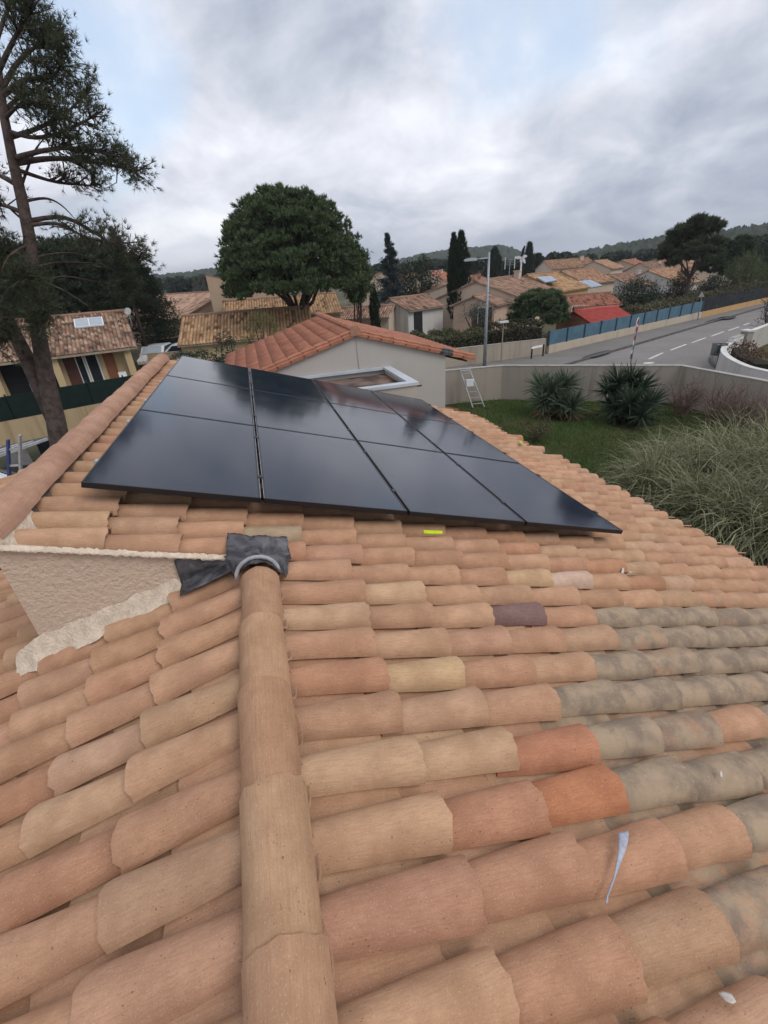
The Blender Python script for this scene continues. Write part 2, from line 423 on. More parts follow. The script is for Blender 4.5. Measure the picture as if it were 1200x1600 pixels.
for k in range(k0, k1 + 1):
    y = ROW0 + k * PITCH + tr.normal(0, .004)
    u0 = (U_RIDGE + .075 if y < Y_WALL else -.275) + tr.normal(0, .008)
    if -1.0 < y < Y_WALL - .1: u0 += .02
    u = u0; first = True
    while u + EXPO * .55 < eave_u(y) + .02:
        tint = pick(tr); wea = weather('r', u + .2, y)
        if y > -.2 and tr.random() < .05: wea = tr.uniform(.2, .45)
        hid = (.15 < u < 3.6 and .35 < y < 5.0)
        if not hid or k % 2 == 0 or True:
            put(covers, 'r', u, y + tr.normal(0, .004), BASE + tr.normal(0, .002), tr.integers(NVAR), tint, wea, tr.normal(0, .012), tr.normal(0, .02))
        u += EXPO + tr.normal(0, .011)
    # channel row half a pitch on
    yc = y + PITCH / 2; u = u0 + .05 - EXPO * .4
    while u + EXPO * .3 < eave_u(yc) + .10:
        tint = pick(tr) * .96; wea = weather('r', u + .2, yc) * .8
        if tr.random() < .25: wea = max(wea, tr.uniform(.1, .45))
        put(chans, 'r', u, yc, -.212 + tr.normal(0, .002), tr.integers(5), tint, wea, tr.normal(0, .012))
        u += EXPO + tr.normal(0, .012)
kL1 = math.floor((Y_FAR + .05 - ROW0) / PITCH)
for k in range(k0, kL1 + 1):
    y = ROW0 + .045 + k * PITCH + tr.normal(0, .004)
    s = .07 + tr.normal(0, .008)
    if y > Y_WALL - .02: s = .07 + EXPO * 2.85
    while s + EXPO * .5 < L_EAVE:
        put(covers, 'l', s, y + tr.normal(0, .004), BASE + tr.normal(0, .002), tr.integers(NVAR), pick(tr), .03 + (.25 if tr.random() < .06 else 0), tr.normal(0, .012), tr.normal(0, .02))
        s += EXPO + tr.normal(0, .011)
    yc = y + PITCH / 2; s = .05 - EXPO * .35
    if yc > Y_WALL - .02: s += EXPO * 3
    while s + EXPO * .3 < L_EAVE:
        put(chans, 'l', s, yc, -.212 + tr.normal(0, .002), tr.integers(5), pick(tr) * .96, .25 if tr.random() < .2 else .05, tr.normal(0, .012))
        s += EXPO + tr.normal(0, .012)
def inview(p, m=.06):
    q = RT.transposed() @ (p - CAM)
    if q.z > -.2: return False
    X = 600 + FPX * q.x / -q.z; Y = 800 - FPX * q.y / -q.z
    return -80 < X < 1280 and 500 < Y < 1690
def hidden(t):
    c, side = t[5], t[6]
    if side == 'r': return .25 < t[7] + .2 < 3.95 and .3 < t[8] < 5.0
    return t[8] > Y_WALL + .3 and t[7] > 1 and t[8] < 3.0 and False
def lay(lst, meshes, arrays, nm, nmax, near, extra=lambda t: None):
    order = sorted(range(len(lst)), key=lambda i: (not inview(lst[i][5]) or hidden(lst[i]), lst[i][4]))
    single = [i for i in order[:nmax] if lst[i][4] < near]
    S_ = set(single)
    for i in single:
        M, var, tint, wea, dist, c, side, u, y = lst[i]
        ov = extra(lst[i])
        if ov: tint, wea = ov
        o = bpy.data.objects.new(nm, meshes[var]); col.objects.link(o)
        o.parent = deck_r if side == 'r' else deck_l
        o.matrix_basis = M
        o.color = (*[float(q) for q in tint], float(wea))
    Vs = []; Fs = []; Ts = []; b = 0
    for i, t in enumerate(lst):
        if i in S_: continue
        v, fq = arrays[t[1]]; M = np.array(t[0])
        Vs.append(v @ M[:3, :3].T + M[:3, 3]); Fs.append(fq + b); b += len(v)
        Ts.append(np.tile(np.array([*t[2], t[3]]), (len(fq), 1)))
    me = mesh_np(nm, np.concatenate(Vs), np.concatenate(Fs), True, np.concatenate(Ts))
    o = link(nm, me, TILE_A, house, True); o['kind'] = 'stuff'
def to_px(p):
    q = RT.transposed() @ (p - CAM); return 600 + FPX * q.x / -q.z, 800 - FPX * q.y / -q.z
SPECIAL = [((785, 957), (0.194, 0.119, 0.110), .12), ((645, 1047), (0.462, 0.312, 0.176), .05), ((560, 1200), (0.440, 0.282, 0.172), .1), ((715, 1180), (0.449, 0.290, 0.176), .05), ((845, 1163), (0.405, 0.185, 0.106), .03),
           ((755, 1258), (0.414, 0.211, 0.128), .03), ((870, 1250), (0.422, 0.180, 0.092), .03), ((965, 990), (0.194, 0.167, 0.141), .5), ((690, 993), (0.484, 0.299, 0.220), .1), ((400, 832), (0.378, 0.290, 0.194), .35), ((895, 910), (0.528, 0.378, 0.290), .1), ((960, 1345), (0.431, 0.238, 0.145), .0), ((800, 1375), (0.405, 0.220, 0.136), .0), ((930, 1480), (0.431, 0.242, 0.145), .0), ((600, 1420), (0.405, 0.220, 0.141), 0)]
def special(t):
    x, y = to_px(t[0] @ Vector((.26, 0, .06)))
    for (p, c, w) in SPECIAL:
        if abs(x - p[0]) < 130 / t[4] * .62 and abs(y - p[1]) < 55 / t[4] * .62: return np.array(c), w
lay(covers, COVM, COV, 'cover_tile', 300, 99, special)
lay(chans, CHAM, CHA, 'channel_tile', 150, 5.0)

# ridge tiles
def ridge_mesh(v):
    return barrel(v, .47, .188, .202, 80, .014, 10, 3, .003, False, .009)
RID = []; RID2 = []
for i in range(4):
    v, fq = ridge_mesh(40 + i); me = mesh_np('ridge_tile', v, fq, True); me.materials.append(TILE); RID.append(me)
    v, fq = barrel(60 + i, .47, .205, .222, 82, .014, 10, 3, .002, False, .006); me = mesh_np('ridge_tile', v, fq, True); me.materials.append(TILE); RID2.append(me)
def ridge_run(y_from, y_to, step, origin, nrm, tints, r, flip, RID=RID):
    y = y_from; i = 0
    X = YV if not flip else -YV; Yx = nrm.cross(X).normalized()
    while (y < y_to) if not flip else (y > y_to):
        M3 = Matrix((X, Yx, nrm)).transposed() @ Matrix.Rotation(r.normal(0, .012), 3, 'Z')
        p = origin + YV * y + nrm * r.normal(0, .003)
        o = bpy.data.objects.new('ridge_tile', RID[i % 4]); col.objects.link(o); o.parent = house
        o.matrix_parent_inverse = Matrix.Translation(-Vector(house.location)); o.matrix_basis = Matrix.Translation(p) @ M3.to_4x4()
        c = np.array(tints[i % len(tints)]) * r.normal(1, .03); o.color = (*[float(q) for q in c], .05)
        y += (step + r.normal(0, .012)) * (1 if not flip else -1); i += 1
ZUP = Vector((0, 0, 1))
rr = np.random.default_rng(11)
ridge_run(-.62 - .47 - .398 * 11, -.62 - .46, .398, AP + ZUP * (-.058), ZUP, [(0.418, 0.257, 0.152), (0.405, 0.239, 0.144), (0.413, 0.248, 0.152), (0.413, 0.261, 0.157), (0.400, 0.233, 0.139)], rr, False)
U_TOP = -.318
ridge_run(Y_WALL + .0, Y_FAR - .45, .39, RP(U_TOP, 0, -.178), (ZUP * .93 + NR * .07).normalized(), [(0.392, 0.231, 0.161), (0.400, 0.239, 0.165), (0.383, 0.222, 0.155)], rr, False, RID2)
# mortar beds along the ridges
def wavy_strip(name, path_fn, n, mat, parent, r):
    """path_fn(t, s) -> point ; s in 0..m profile"""
    V = []; Fq = []; m = 5
    for i in range(n + 1):
        for j in range(m): V.append(path_fn(i / n, j / (m - 1), r))
    for i in range(n):
        for j in range(m - 1): Fq.append((i * m + j, i * m + j + 1, (i + 1) * m + j + 1, (i + 1) * m + j))
    me = mesh_np(name, np.array([tuple(v) for v in V]), np.array(Fq), True)
    return link(name, me, mat, parent, True)
def mort(side, ya, yb, u_in, u_out, o_in, o_out):
    def fn(t, s, r):
        y = ya + (yb - ya) * t
        u = u_in + (u_out - u_in) * s + r.normal(0, .005); o = o_in + (o_out - o_in) * s + .012 * math.sin(s * 3.1) + r.normal(0, .005)
        return RP(u, y, o) if side == 'r' else LP(u, y, o + .13)
    return fn
wavy_strip('mortar_bed', mort('r', Y_NEAR, -.66, U_RIDGE + .02, U_RIDGE + .115, -.15, -.222), 160, MORTAR, house, rr)
wavy_strip('mortar_bed', mort('l', Y_NEAR, -.66, .02, .115, -.15, -.222), 160, MORTAR, house, rr)
wavy_strip('mortar_bed', mort('r', Y_WALL + .02, Y_FAR - .05, U_TOP + .03, U_TOP + .108, -.17, -.235), 220, MORTAR, house, rr)
# raised upper part: render wall facing the camera and the long side wall below the upper ridge
XW = -.30
def roof_z(x, off): # right slope surface height at x
    u = (x - NR.x * off) / D.x; return (RP(u, 0, off)).z
def l_z(x, off):
    s = (AP.x + NL.x * off - x) / cs; return LP(s, 0, off).z
XW = -.325
xs = [XW + (0.84 - XW) * i / 12 for i in range(13)]
mb = MB()
top = [(x, Y_WALL - .005, roof_z(x, -.205)) for x in xs]; bot = [(x, Y_WALL - .005, min(l_z(x, -.10), roof_z(x, -.215))) for x in xs]
mb.prism([*[Vector(p) for p in bot], *[Vector(p) for p in reversed(top)]], (0, .14, 0))
gw = mb.build('gable_wall', STUCCO, house, True)
mb = MB(); zt = roof_z(XW, -.20) - .05
mb.prism([(XW + .004, Y_WALL + .136, zt), (XW + .07, Y_WALL + .136, zt), (XW + .07, Y_WALL + .136, l_z(XW + .07, -.12)), (XW + .004, Y_WALL + .136, l_z(XW, -.12))], (0, Y_FAR - .1 - Y_WALL - .136, 0))
mb.build('side_wall', STUCCO, house, True)
# far gable of the raised part
mb = MB(); mb.prism([(XW, Y_FAR - .09, l_z(XW, -.15)), (AP.x, Y_FAR - .09, l_z(AP.x, -.15)), (AP.x, Y_FAR - .09, roof_z(AP.x, -.27)), (XW, Y_FAR - .09, roof_z(XW, -.27))], (0, .1, 0)); mb.build('gable_wall', HW, house, True)
# lime fillet along the foot of the gable wall, and the mortar bead under the verge
def fillet(t, s, r):
    x = XW - .15 + (.47 - XW + .15) * t
    w = .10 - .03 * t; h = .115 - .05 * t
    if t < .12: h *= .5 + t * 4.2
    yy = Y_WALL - .006 - w * s; q = (1 - s) ** 1.5
    return Vector((x + r.normal(0, .003), yy + .012 * math.sin(x * 23) * s + .006 * math.sin(x * 61 + 1) * s + r.normal(0, .002) * (s > .1), l_z(x, -.035 - .02 * s) + .022 + h * q + .006 * math.sin(x * 37 + s * 5) * (1 - s) + r.normal(0, .0035) * (1 - s * .8)))
wavy_strip('lime_fillet', fillet, 70, MORTAR_W, house, rr)
def bead(t, s, r):
    x = XW - .01 + (.80 - XW) * t; a = s * math.pi
    return Vector((x, Y_WALL - .004 - .030 * math.sin(a) + r.normal(0, .003), roof_z(x, -.205) + .014 - .034 * s + .012 + r.normal(0, .003)))
wavy_strip('mortar_bead', bead, 90, MORTAR_W, house, rr)
mb = MB(); a = RP(U_TOP, Y_WALL + .0, -.15)
mb.prism([a + Vector((-.10, 0, -.12)), a + Vector((.125, 0, -.11)), a + Vector((.085, 0, -.02)), a + Vector((.04, 0, .02)), a + Vector((-.04, 0, .022)), a + Vector((-.08, 0, -.01))], (0, .34, 0)); mb.build('ridge_end_mortar', MORTAR_W, house, True)
# lead flashing draped over the head of the lower ridge
def crest_r(x, y):
    ph = ((y - ROW0) / PITCH + .5) % 1 - .5; return roof_z(x, -.13 - .075 * min(1, (abs(ph) / .45) ** 2))
def crest_l(x, y):
    ph = ((y - ROW0 - .045) / PITCH + .5) % 1 - .5; return l_z(x, 0.0 - .07 * min(1, (abs(ph) / .45) ** 2))
def drape(x, y):
    z = crest_r(x, y) if x > AP.x else crest_l(x, y)
    dx = abs(x - AP.x)
    rb = AP.z + .036 - (dx / .105) ** 2 * .075
    f = max(0, min(1, (-.50 - y) / .10))
    z2 = max(z, rb * f + (1 - f) * z) if dx < .13 else z
    if y > Y_WALL - .16 and x < AP.x + .02: z2 = max(z2, roof_z(x, -.145))
    return z2 + .014
def grid_obj(name, fn, nx, ny, th=.004):
    V = [fn(i / nx, j / ny) for i in range(nx + 1) for j in range(ny + 1)]
    Fq = [(i * (ny + 1) + j, i * (ny + 1) + j + 1, (i + 1) * (ny + 1) + j + 1, (i + 1) * (ny + 1) + j) for i in range(nx) for j in range(ny)]
    o = link(name, mesh_np(name, np.array([tuple(v) for v in V]), np.array(Fq), True), LEAD, house, True); o.modifiers.new('thick', 'SOLIDIFY').thickness = th; return o
def saddle(t, s):                                        # dressed over the ridge head and the first course
    x = .735 + .335 * t; lo = -.655 if t > .25 else -.56 - .095 * t / .25
    if t > .8: lo = -.655 + (t - .8) * .55
    y = lo + (-.262 - .015 * math.sin(t * 6) - lo) * s
    y += .016 * math.sin(t * 11) * (s > .9) - .012 * math.sin(t * 17) * (s < .1)
    z = drape(x, y)
    return Vector((x + rr.normal(0, .0015), y + rr.normal(0, .0015), z + rr.normal(0, .0022) + .004 * math.sin(x * 55) * math.sin(y * 40)))
grid_obj('lead_flashing', saddle, 30, 34)
def apron(t, s):                                         # upright strip against the gable wall, turned out over the tiles
    x = .455 + .36 * t; zl_ = l_z(x, -.005) + .012; zt_ = max(zl_ + .03, min(roof_z(x, -.215), zl_ + .15))
    if s < .4: q = s / .4; y = Y_WALL - .125 + .10 * q; z = l_z(x, -.02) + .022 + .01 * q
    else: q = (s - .4) / .6; y = Y_WALL - .025 + .008 * q; z = zl_ + .012 + (zt_ - zl_) * q
    return Vector((x, y + rr.normal(0, .0015), z + rr.normal(0, .002)))
grid_obj('lead_flashing', apron, 24, 16)
SEAL = plain('grey_sealant', (.36, .36, .38), .7, .25, 20)
mb = MB()
pts = [AP + Vector((.112 * math.cos(a), -.645 + .03 * math.sin(a), .075 * math.sin(a) - .015 - .02 * (1 - math.sin(a)))) for a in [math.pi * i / 10 for i in range(11)]]
mb.tube(pts, .012, 6); mb.build('sealant_bead', SEAL, house, True, True)
# sealant repair smeared on a cracked tile, neon clip, loose mortar crumbs
def on_roof(px, py, off):
    d = ray(px, py); t = (NR.dot(RP(0, 0, off) - CAM)) / NR.dot(d); return CAM + d * t
def vdrop(name, pts_px, off, mat, parent, th=.003):
    pass
# flat smear of sealant following the tile's curve
def smear(name, poly_px, mat, parent, crest=-.128):
    """thin patch laid on a cover tile: poly given as roof pixels -> (u, y), height follows the barrel"""
    V = []; Fq = []
    P = [on_roof(px, py, -.15) for px, py in poly_px]
    return P
def tile_h(y, extra=.0):
    ph = ((y - ROW0) / PITCH + .5) % 1 - .5; d = abs(ph) * PITCH; Rr = .0946
    return -.125 - (Rr - math.sqrt(max(Rr * Rr - min(d, .09) ** 2, 0))) + extra
def patch(name, u0, y0, u1, y1, width_fn, mat, parent, n=14, extra=.006):
    V = []; Fq = []; m = 4
    for i in range(n + 1):
        t = i / n; u = u0 + (u1 - u0) * t; y = y0 + (y1 - y0) * t; w = width_fn(t)
        for j in range(m):
            uu = u + (j / (m - 1) - .5) * w * (1 + .15 * math.sin(7 * t + j)); V.append(tuple(RP(uu, y, tile_h(y, extra))))
    for i in range(n):
        for j in range(m - 1): a = i * m + j; Fq.append((a, a + 1, a + m + 1, a + m))
    o = link(name, mesh_np(name, np.array(V), np.array(Fq), True), mat, parent, True)
    md = o.modifiers.new('t', 'SOLIDIFY'); md.thickness = .003; return o
def uy(px, py, off=-.14):
    p = on_roof(px, py, off); return p.dot(D), p.y
SEALB = plain('blue_grey_sealant', (.42, .44, .52), .7, .35, 40)
a = uy(972, 1303); b = uy(949, 1410, -.18)
patch('sealant_smear', b[0], b[1], a[0], a[1], lambda t: .007 + .085 * max(0, t - .3) * (1.2 - t * .55), SEALB, house, 20)
PALE = plain('pale_lime_stain', (.62, .57, .52), .9, .3, 60)
for (p, q, w) in [((1130, 1545), (1145, 1568), .03), ((1124, 1208), (1128, 1216), .012), ((975, 885), (985, 898), .04)]:
    a = uy(*q); b = uy(*p); patch('lime_splash', a[0], a[1], b[0], b[1], lambda t, w=w: w * (.4 + math.sin(t * 3.1) * .7), PALE, house, 6)
neon = thing('marker_clip', 'neon yellow plastic clip lying on the tiles below the solar panels', 'clip', RP(*uy(675, 836), -.13))
a = RP(*uy(660, 836), -.118); b = RP(*uy(689, 837), -.118); mb = MB()
mb.prism([a + YV * .012, a - YV * .014, a * .55 + b * .45 - YV * .018, b - YV * .012, b + YV * .012, a * .5 + b * .5 + YV * .016], NR * .008)
mb.build('clip_body', NEON, neon, True)
mb = MB(); mb.bar(a + NR * .012, b + NR * .012, .012, .006, up=NR); mb.build('clip_rib', NEON, neon, True)
neon2 = thing('marker_clip', 'neon yellow plastic clip on the eave side tiles near the white annex', 'clip', RP(*uy(813, 694), -.13))
c = RP(*uy(813, 694), -.115); mb = MB(); mb.prism([c + D * .03 + YV * .03, c - D * .01 + YV * .04, c - D * .04 - YV * .04, c + D * .02 - YV * .05], NR * .01); mb.build('clip_body', NEON, neon2, True)
mb = MB(); mb.bar(c + NR * .014 - YV * .04, c + NR * .014 + YV * .03, .012, .006, up=NR); mb.build('clip_rib', NEON, neon2, True)

# ------------------------------------------------------------------ solar panels
PANEL_L = 1.705; ROWP = 1.72
cu = [(0.0, .996), (1.022, 2.033), (2.053, 3.068), (3.088, 4.113)]
ordc = ['first', 'second', 'third', 'fourth']; ordr = ['the row beside the rendered gable', 'the middle row', 'the row beside the white annex']
FM = Matrix((D, YV, NR)).transposed().to_4x4()
arr = thing('solar_array', 'black solar array of twelve panels mounted on the clay tile roof', 'solar array', RP(0, 0, -.035)); arr.rotation_euler = FM.to_euler()
for ri in range(3):
    for ci, (ua, ub) in enumerate(cu):
        y0 = ri * ROWP
        w, l, h, fr = ub - ua, PANEL_L, .035, .011
        mb = MB()
        for (c, s) in (((w / 2, fr / 2, h / 2), (w, fr, h)), ((w / 2, l - fr / 2, h / 2), (w, fr, h)), ((fr / 2, l / 2, h / 2), (fr, l - 2 * fr, h)), ((w - fr / 2, l / 2, h / 2), (fr, l - 2 * fr, h))):
            mb.box(c, s)
        p = mb.build('solar_panel', BLACKMETAL, arr); p.location = (ua, y0, rng.normal(0, .0012))
        mb = MB(); mb.box((w / 2, l / 2, h - .006), (w - 2 * fr - .001, l - 2 * fr - .001, .008)); mb.build('glass', PV, p)
        if ci in (0, 1):
            mb = MB(); mb.box((w + .002 if ci == 0 else -.002, l / 2, h - .004), (.003, l - .02, .006)); mb.build('edge_glint', ALU, p)  # bright metal strip added in place of the reflection along the frame edges
        mb = MB(); mb.box((w / 2, l / 2, .018), (w - 2 * fr - .004, l - 2 * fr - .004, .004)); mb.build('back_sheet', DARK, p)
        for f in (.22, .78):
            mb = MB(); g = (cu[ci + 1][0] - ub) if ci < 3 else .022
            mb.box((w + g / 2, l * f, h + .002), (g + .016, .05, .004)); mb.box((w + g / 2, l * f, h / 2 - .004), (max(g - .004, .008), .045, h))
            mb.build('clamp', BLACKMETAL, p)
            if ci == 0:
                mb = MB(); mb.box((-.012, l * f, h * .45), (.020, .045, h * .9)); mb.build('clamp', ALU_DULL, p)
    for f in (.22, .78):
        y = ri * ROWP + PANEL_L * f
        mb = MB(); mb.box((2.06, y, -.028), (4.14, .038, .034)); rl = mb.build('mounting_rail', ALU_DULL, arr)
        for u in (.12, 1.1, 2.1, 3.1, 4.05):
            mb = MB(); mb.box((u, y + .03, -.068), (.035, .008, .05)); mb.box((u, y + .045, -.088), (.05, .04, .006)); mb.build('roof_hook', ALU_DULL, rl)

# ------------------------------------------------------------------ ground, lawn, road
def gmat(name, c1, c2, c3, sc):
    m = Mat(name, .95, .1); a = m.noise(sc, 7, .65); b = m.noise(sc * 7, 5, .7)
    c = m.mix(m.ramp(a, .35, .65), c1, c2); m.color(m.mix(m.ramp(b, .45, .7), c, c3)); m.bump(b, .8, .04); return m.m
GROUND = gmat('dry_ground', (.075, .075, .045), (.12, .105, .07), (.05, .055, .03), .05)
ang = [2 * math.pi * i / 96 for i in range(96)]
# one ground sheet to the horizon
V = [(8, 20, ZG - .16)]; Fq = []
radii = [60, 200, 700, 2000, 5000]
for r in radii: V += [(8 + r * math.cos(a), 20 + r * math.sin(a), ZG - .16) for a in ang]
F3 = [(0, 1 + i, 1 + (i + 1) % 96) for i in range(96)]
F4 = [(1 + k * 96 + i, 1 + (k + 1) * 96 + i, 1 + (k + 1) * 96 + (i + 1) % 96, 1 + k * 96 + (i + 1) % 96) for k in range(len(radii) - 1) for i in range(96)]
struct(link('ground', mesh_np('ground', np.array(V), [np.array(F3), np.array(F4)]), GROUND))
LAWN = gmat('lawn_soil', (.030, .047, .014), (.055, .055, .022), (.035, .030, .018), .7)
WALL_PTS = [Vector(p) for p in ((6.4, 16.0, 0), (8.83, 15.55, 0), (11.25, 15.15, 0), (16.7, 11.3, 0), (16.78, 8.0, 0), (16.85, 2.0, 0), (16.9, -6, 0))]
struct(sheet('lawn', [(5.0, 5), (5.0, 16.0)] + [(p.x, p.y) for p in WALL_PTS[1:]] + [(5.0, -6)], ZG, LAWN))
def asphalt(name, c, sc=1.0):
    m = Mat(name, .9, .25); a = m.noise(.35, 6, .65); b = m.noise(60, 3, .7); e = m.noise(1, 5, .6, m.map((.15, 1.2, 1)))
    cc = m.mix(m.ramp(a, .3, .7), tuple(x * .8 for x in c), c); cc = m.mix(m.ramp(b, .5, .75, 0, .4), cc, tuple(x * 1.5 for x in c)); cc = m.mix(m.ramp(e, .5, .75, 0, .35), cc, tuple(x * .62 for x in c))
    m.color(cc); m.bump(b, .5, .006); return m.m
ROAD = asphalt('asphalt', (.205, .192, .184)); PAVE = asphalt('pavement_asphalt', (.18, .168, .158)); KERB = plain('concrete_kerb', (.12, .115, .11), .9, .3, 3)
ZR = ZG - .08
k_a = G(960, 549, ZR); k_b = G(1140, 496, ZR); kd = (k_b - k_a).normalized(); kn = Vector((-kd.y, kd.x, 0))
if kn.y < 0: kn = -kn
K0 = k_a - kd * 30; K1 = k_b + kd * 90
road_poly = [K0 + kn * .3, K1 + kn * .3, K1 - kn * 45, K0 - kn * 45]
road = struct(sheet('road', [(p.x, p.y) for p in road_poly], ZR, ROAD))
F0 = G(857, 553, ZG); F1 = G(1095, 497, ZG); fdv = (F1 - F0); fdv.z = 0; fdl = fdv.length; fd = fdv.normalized(); fn = Vector((-fd.y, fd.x, 0))
if fn.y < 0: fn = -fn
FL = G(697, 575, ZG)
mb = MB()
pv = [K0, K1, F1 + fd * 60 + Vector((0, 0, 0)), F1, F0, F0 + (FL - F0) * 1.6]
mb.prism([(p.x, p.y, ZR - .03) for p in pv], (0, 0, .13)); pav = struct(mb.build('pavement', PAVE))
i = 0; t = 0.0; tl = (K1 - K0).length
kmesh = MB().box((0, 0, 0), (.985, .15, .16)).build('kerb_stone', KERB, pav)
ka = math.atan2(kd.y, kd.x); kmesh.location = (K0 + kd * .5) + Vector((0, 0, .06)) ; kmesh.rotation_euler = (0, 0, ka); kmesh.location.z = ZR + .035
for i in range(1, 78):
    o = kmesh.copy(); col.objects.link(o); p = K0 + kd * (.5 + i); o.location = (p.x, p.y, ZR + .035 + rng.normal(0, .003))
MARK = plain('road_paint', (.62, .61, .58), .8, .35, 3)
for (a, b) in [((1014, 561), (1036, 551)), ((1048, 547), (1072, 538)), ((1081, 535.5), (1103, 527.5)), ((1111, 525.5), (1131, 518)), ((1138, 516.5), (1155, 510.5)), ((1162, 508), (1172, 504.5)), ((1182, 500.5), (1192, 497))]:
    A, B = G(*a, ZR + .006), G(*b, ZR + .006); d = (B - A).normalized(); n = Vector((-d.y, d.x, 0)) * .075
    sheet('lane_dash', [A - n, B - n, B + n, A + n], ZR + .006, MARK, road)
A = G(1014, 567, ZR + .006); mb = MB(); sheet('lane_dash', [A + Vector((.35 * math.cos(q), .2 * math.sin(q), 0)) for q in [k * .63 for k in range(10)]], ZR + .006, MARK, road)
PATCHM = asphalt('dark_tar_patch', (.06, .057, .055))
for (px, py, rx, ry) in ((935, 553, 1.6, .35), (1137, 496, 1.4, .5), (1120, 499, 2.2, .3)):
    A = G(px, py, ZR + .104); sheet('tar_patch', [A + kd * (rx * math.cos(q)) * (1 + .15 * math.sin(3 * q)) + kn * ry * math.sin(q) for q in [k * .524 for k in range(12)]], ZR + .106, PATCHM, pav)

# ------------------------------------------------------------------ garden walls
GW = stucco('garden_wall_render', (.345, .305, .255), .5, 20, .004, 1.3)
GWC = plain('wall_coping_mortar', (.38, .36, .33), .9, .3, 4)
def wall_run(name, label, pts, z0, z1s, th, mat, cap=True, capmat=None, group=None, out=1):
    t = thing(name, label, 'wall', (pts[0].x, pts[0].y, z0), 0, group)
    n = len(pts); nr = []
    for i in range(n):
        d = Vector((0, 0, 0))
        if i > 0: d += (pts[i] - pts[i - 1]).normalized()
        if i < n - 1: d += (pts[i + 1] - pts[i]).normalized()
        d.normalize(); nr.append(Vector((-d.y, d.x, 0)) * out)
    z1s = z1s if isinstance(z1s, (list, tuple)) else [z1s] * n
    def strip(o0, o1, za, zb):
        m = MB(); P = []
        for i in range(n):
            a = pts[i] + nr[i] * o0; b = pts[i] + nr[i] * o1
            P += [(a.x, a.y, za[i]), (b.x, b.y, za[i]), (b.x, b.y, zb[i]), (a.x, a.y, zb[i])]
        F = [(0, 1, 2, 3), (4 * n - 4, 4 * n - 1, 4 * n - 2, 4 * n - 3)]
        for i in range(n - 1):
            for k in range(4): k2 = (k + 1) % 4; F.append((4 * i + k, 4 * i + 4 + k, 4 * i + 4 + k2, 4 * i + k2))
        return m.add(P, F)
    strip(0, th, [z0] * n, z1s).build('wall_face', mat, t, True)
    if cap: strip(-.012, th + .012, [z + .001 for z in z1s], [z + .03 for z in z1s]).build('coping', capmat or GWC, t, True)
    return t
ZW = -2.97
wall_run('garden_wall', 'long grey rendered garden wall bending around the lawn behind the yuccas', [p for p in WALL_PTS], ZG - .2, ZW, .2, GW)
FWp = [F0 + (FL - F0) * 1.5, FL, F0 - (F0 - FL).normalized() * .3]
zl = [atd(697, 547, math.hypot(FL.x - CAM.x, FL.y - CAM.y)).z, atd(697, 547, math.hypot(FL.x - CAM.x, FL.y - CAM.y)).z, atd(853, 529, math.hypot(F0.x - CAM.x, F0.y - CAM.y)).z]
wall_run('street_wall', 'stained concrete wall across the street behind the lamp post', FWp, ZG - .2, zl, .2, stucco('stained_concrete', (.36, .315, .25), .55, 14, .004, 1.2))
# blue fence on its low wall
zf0 = ZG + .50
LOWW = stucco('cream_low_wall', (.46, .39, .31), .3, 14, .004, 1)
wall_run('low_wall', 'low cream wall carrying the blue panel fence along the pavement', [F0, F1], ZG - .2, zf0, .2, LOWW, False)
bf = thing('panel_fence', 'blue grey panel fence with dark posts on the low cream wall', 'fence', (F0.x, F0.y, zf0))
npan = 11; step = fdl / npan
H_f = .86
fc = F0 + fn * .1
for i in range(npan):
    a = fc + fd * (i * step + .05); b = fc + fd * ((i + 1) * step - .05)
    mb = MB(); mb.prism([(a.x, a.y, zf0 + .03), (b.x, b.y, zf0 + .03), (b.x, b.y, zf0 + H_f), (a.x, a.y, zf0 + H_f)], fn * .03); mb.build('fence_panel', BLUEFENCE, bf, True)
for i in range(npan + 1):
    a = fc + fd * (i * step); mb = MB(); mb.box((a.x + fn.x * .0, a.y, zf0 + H_f / 2), (.10, .10, H_f + .06), Matrix.Rotation(math.atan2(fd.y, fd.x), 3, 'Z')); mb.build('post', BLUEPOST, bf, True)
# ochre low wall + dark screen further up the street
F2 = F1 + fd * 26
wall_run('low_wall', 'low ochre wall under the dark screen fence further up the street', [F1 + fd * .05, F2], ZG - .2, zf0 - .02, .2, stucco('ochre_low_wall', (.47, .30, .14), .2, 14, .004), False)
ds = thing('screen_fence', 'dark grey green screen fence above the ochre low wall', 'fence', (F1.x, F1.y, zf0))
SCREEN = plain('dark_screen', (.016, .020, .024), .85, .4, 2)
for i in range(12):
    a = F1 + fn * .1 + fd * (i * 2.15 + .1); b = a + fd * 2.1
    mb = MB(); mb.prism([(a.x, a.y, zf0), (b.x, b.y, zf0), (b.x, b.y, zf0 + 1.02), (a.x, a.y, zf0 + 1.02)], fn * .03); mb.build('screen_panel', SCREEN, ds, True)
    mb = MB(); mb.box((a.x - fd.x * .04, a.y - fd.y * .04, zf0 + .54), (.07, .07, 1.08)); mb.build('post', BLUEPOST, ds, True)
# white curved wall of the corner plot
cw = [G(*p, -3.35) for p in ((1262, 588), (1205, 577), (1172, 569), (1146, 557), (1136, 547), (1138, 539), (1145, 534))]
cw = [Vector((p.x, p.y, 0)) for p in cw]
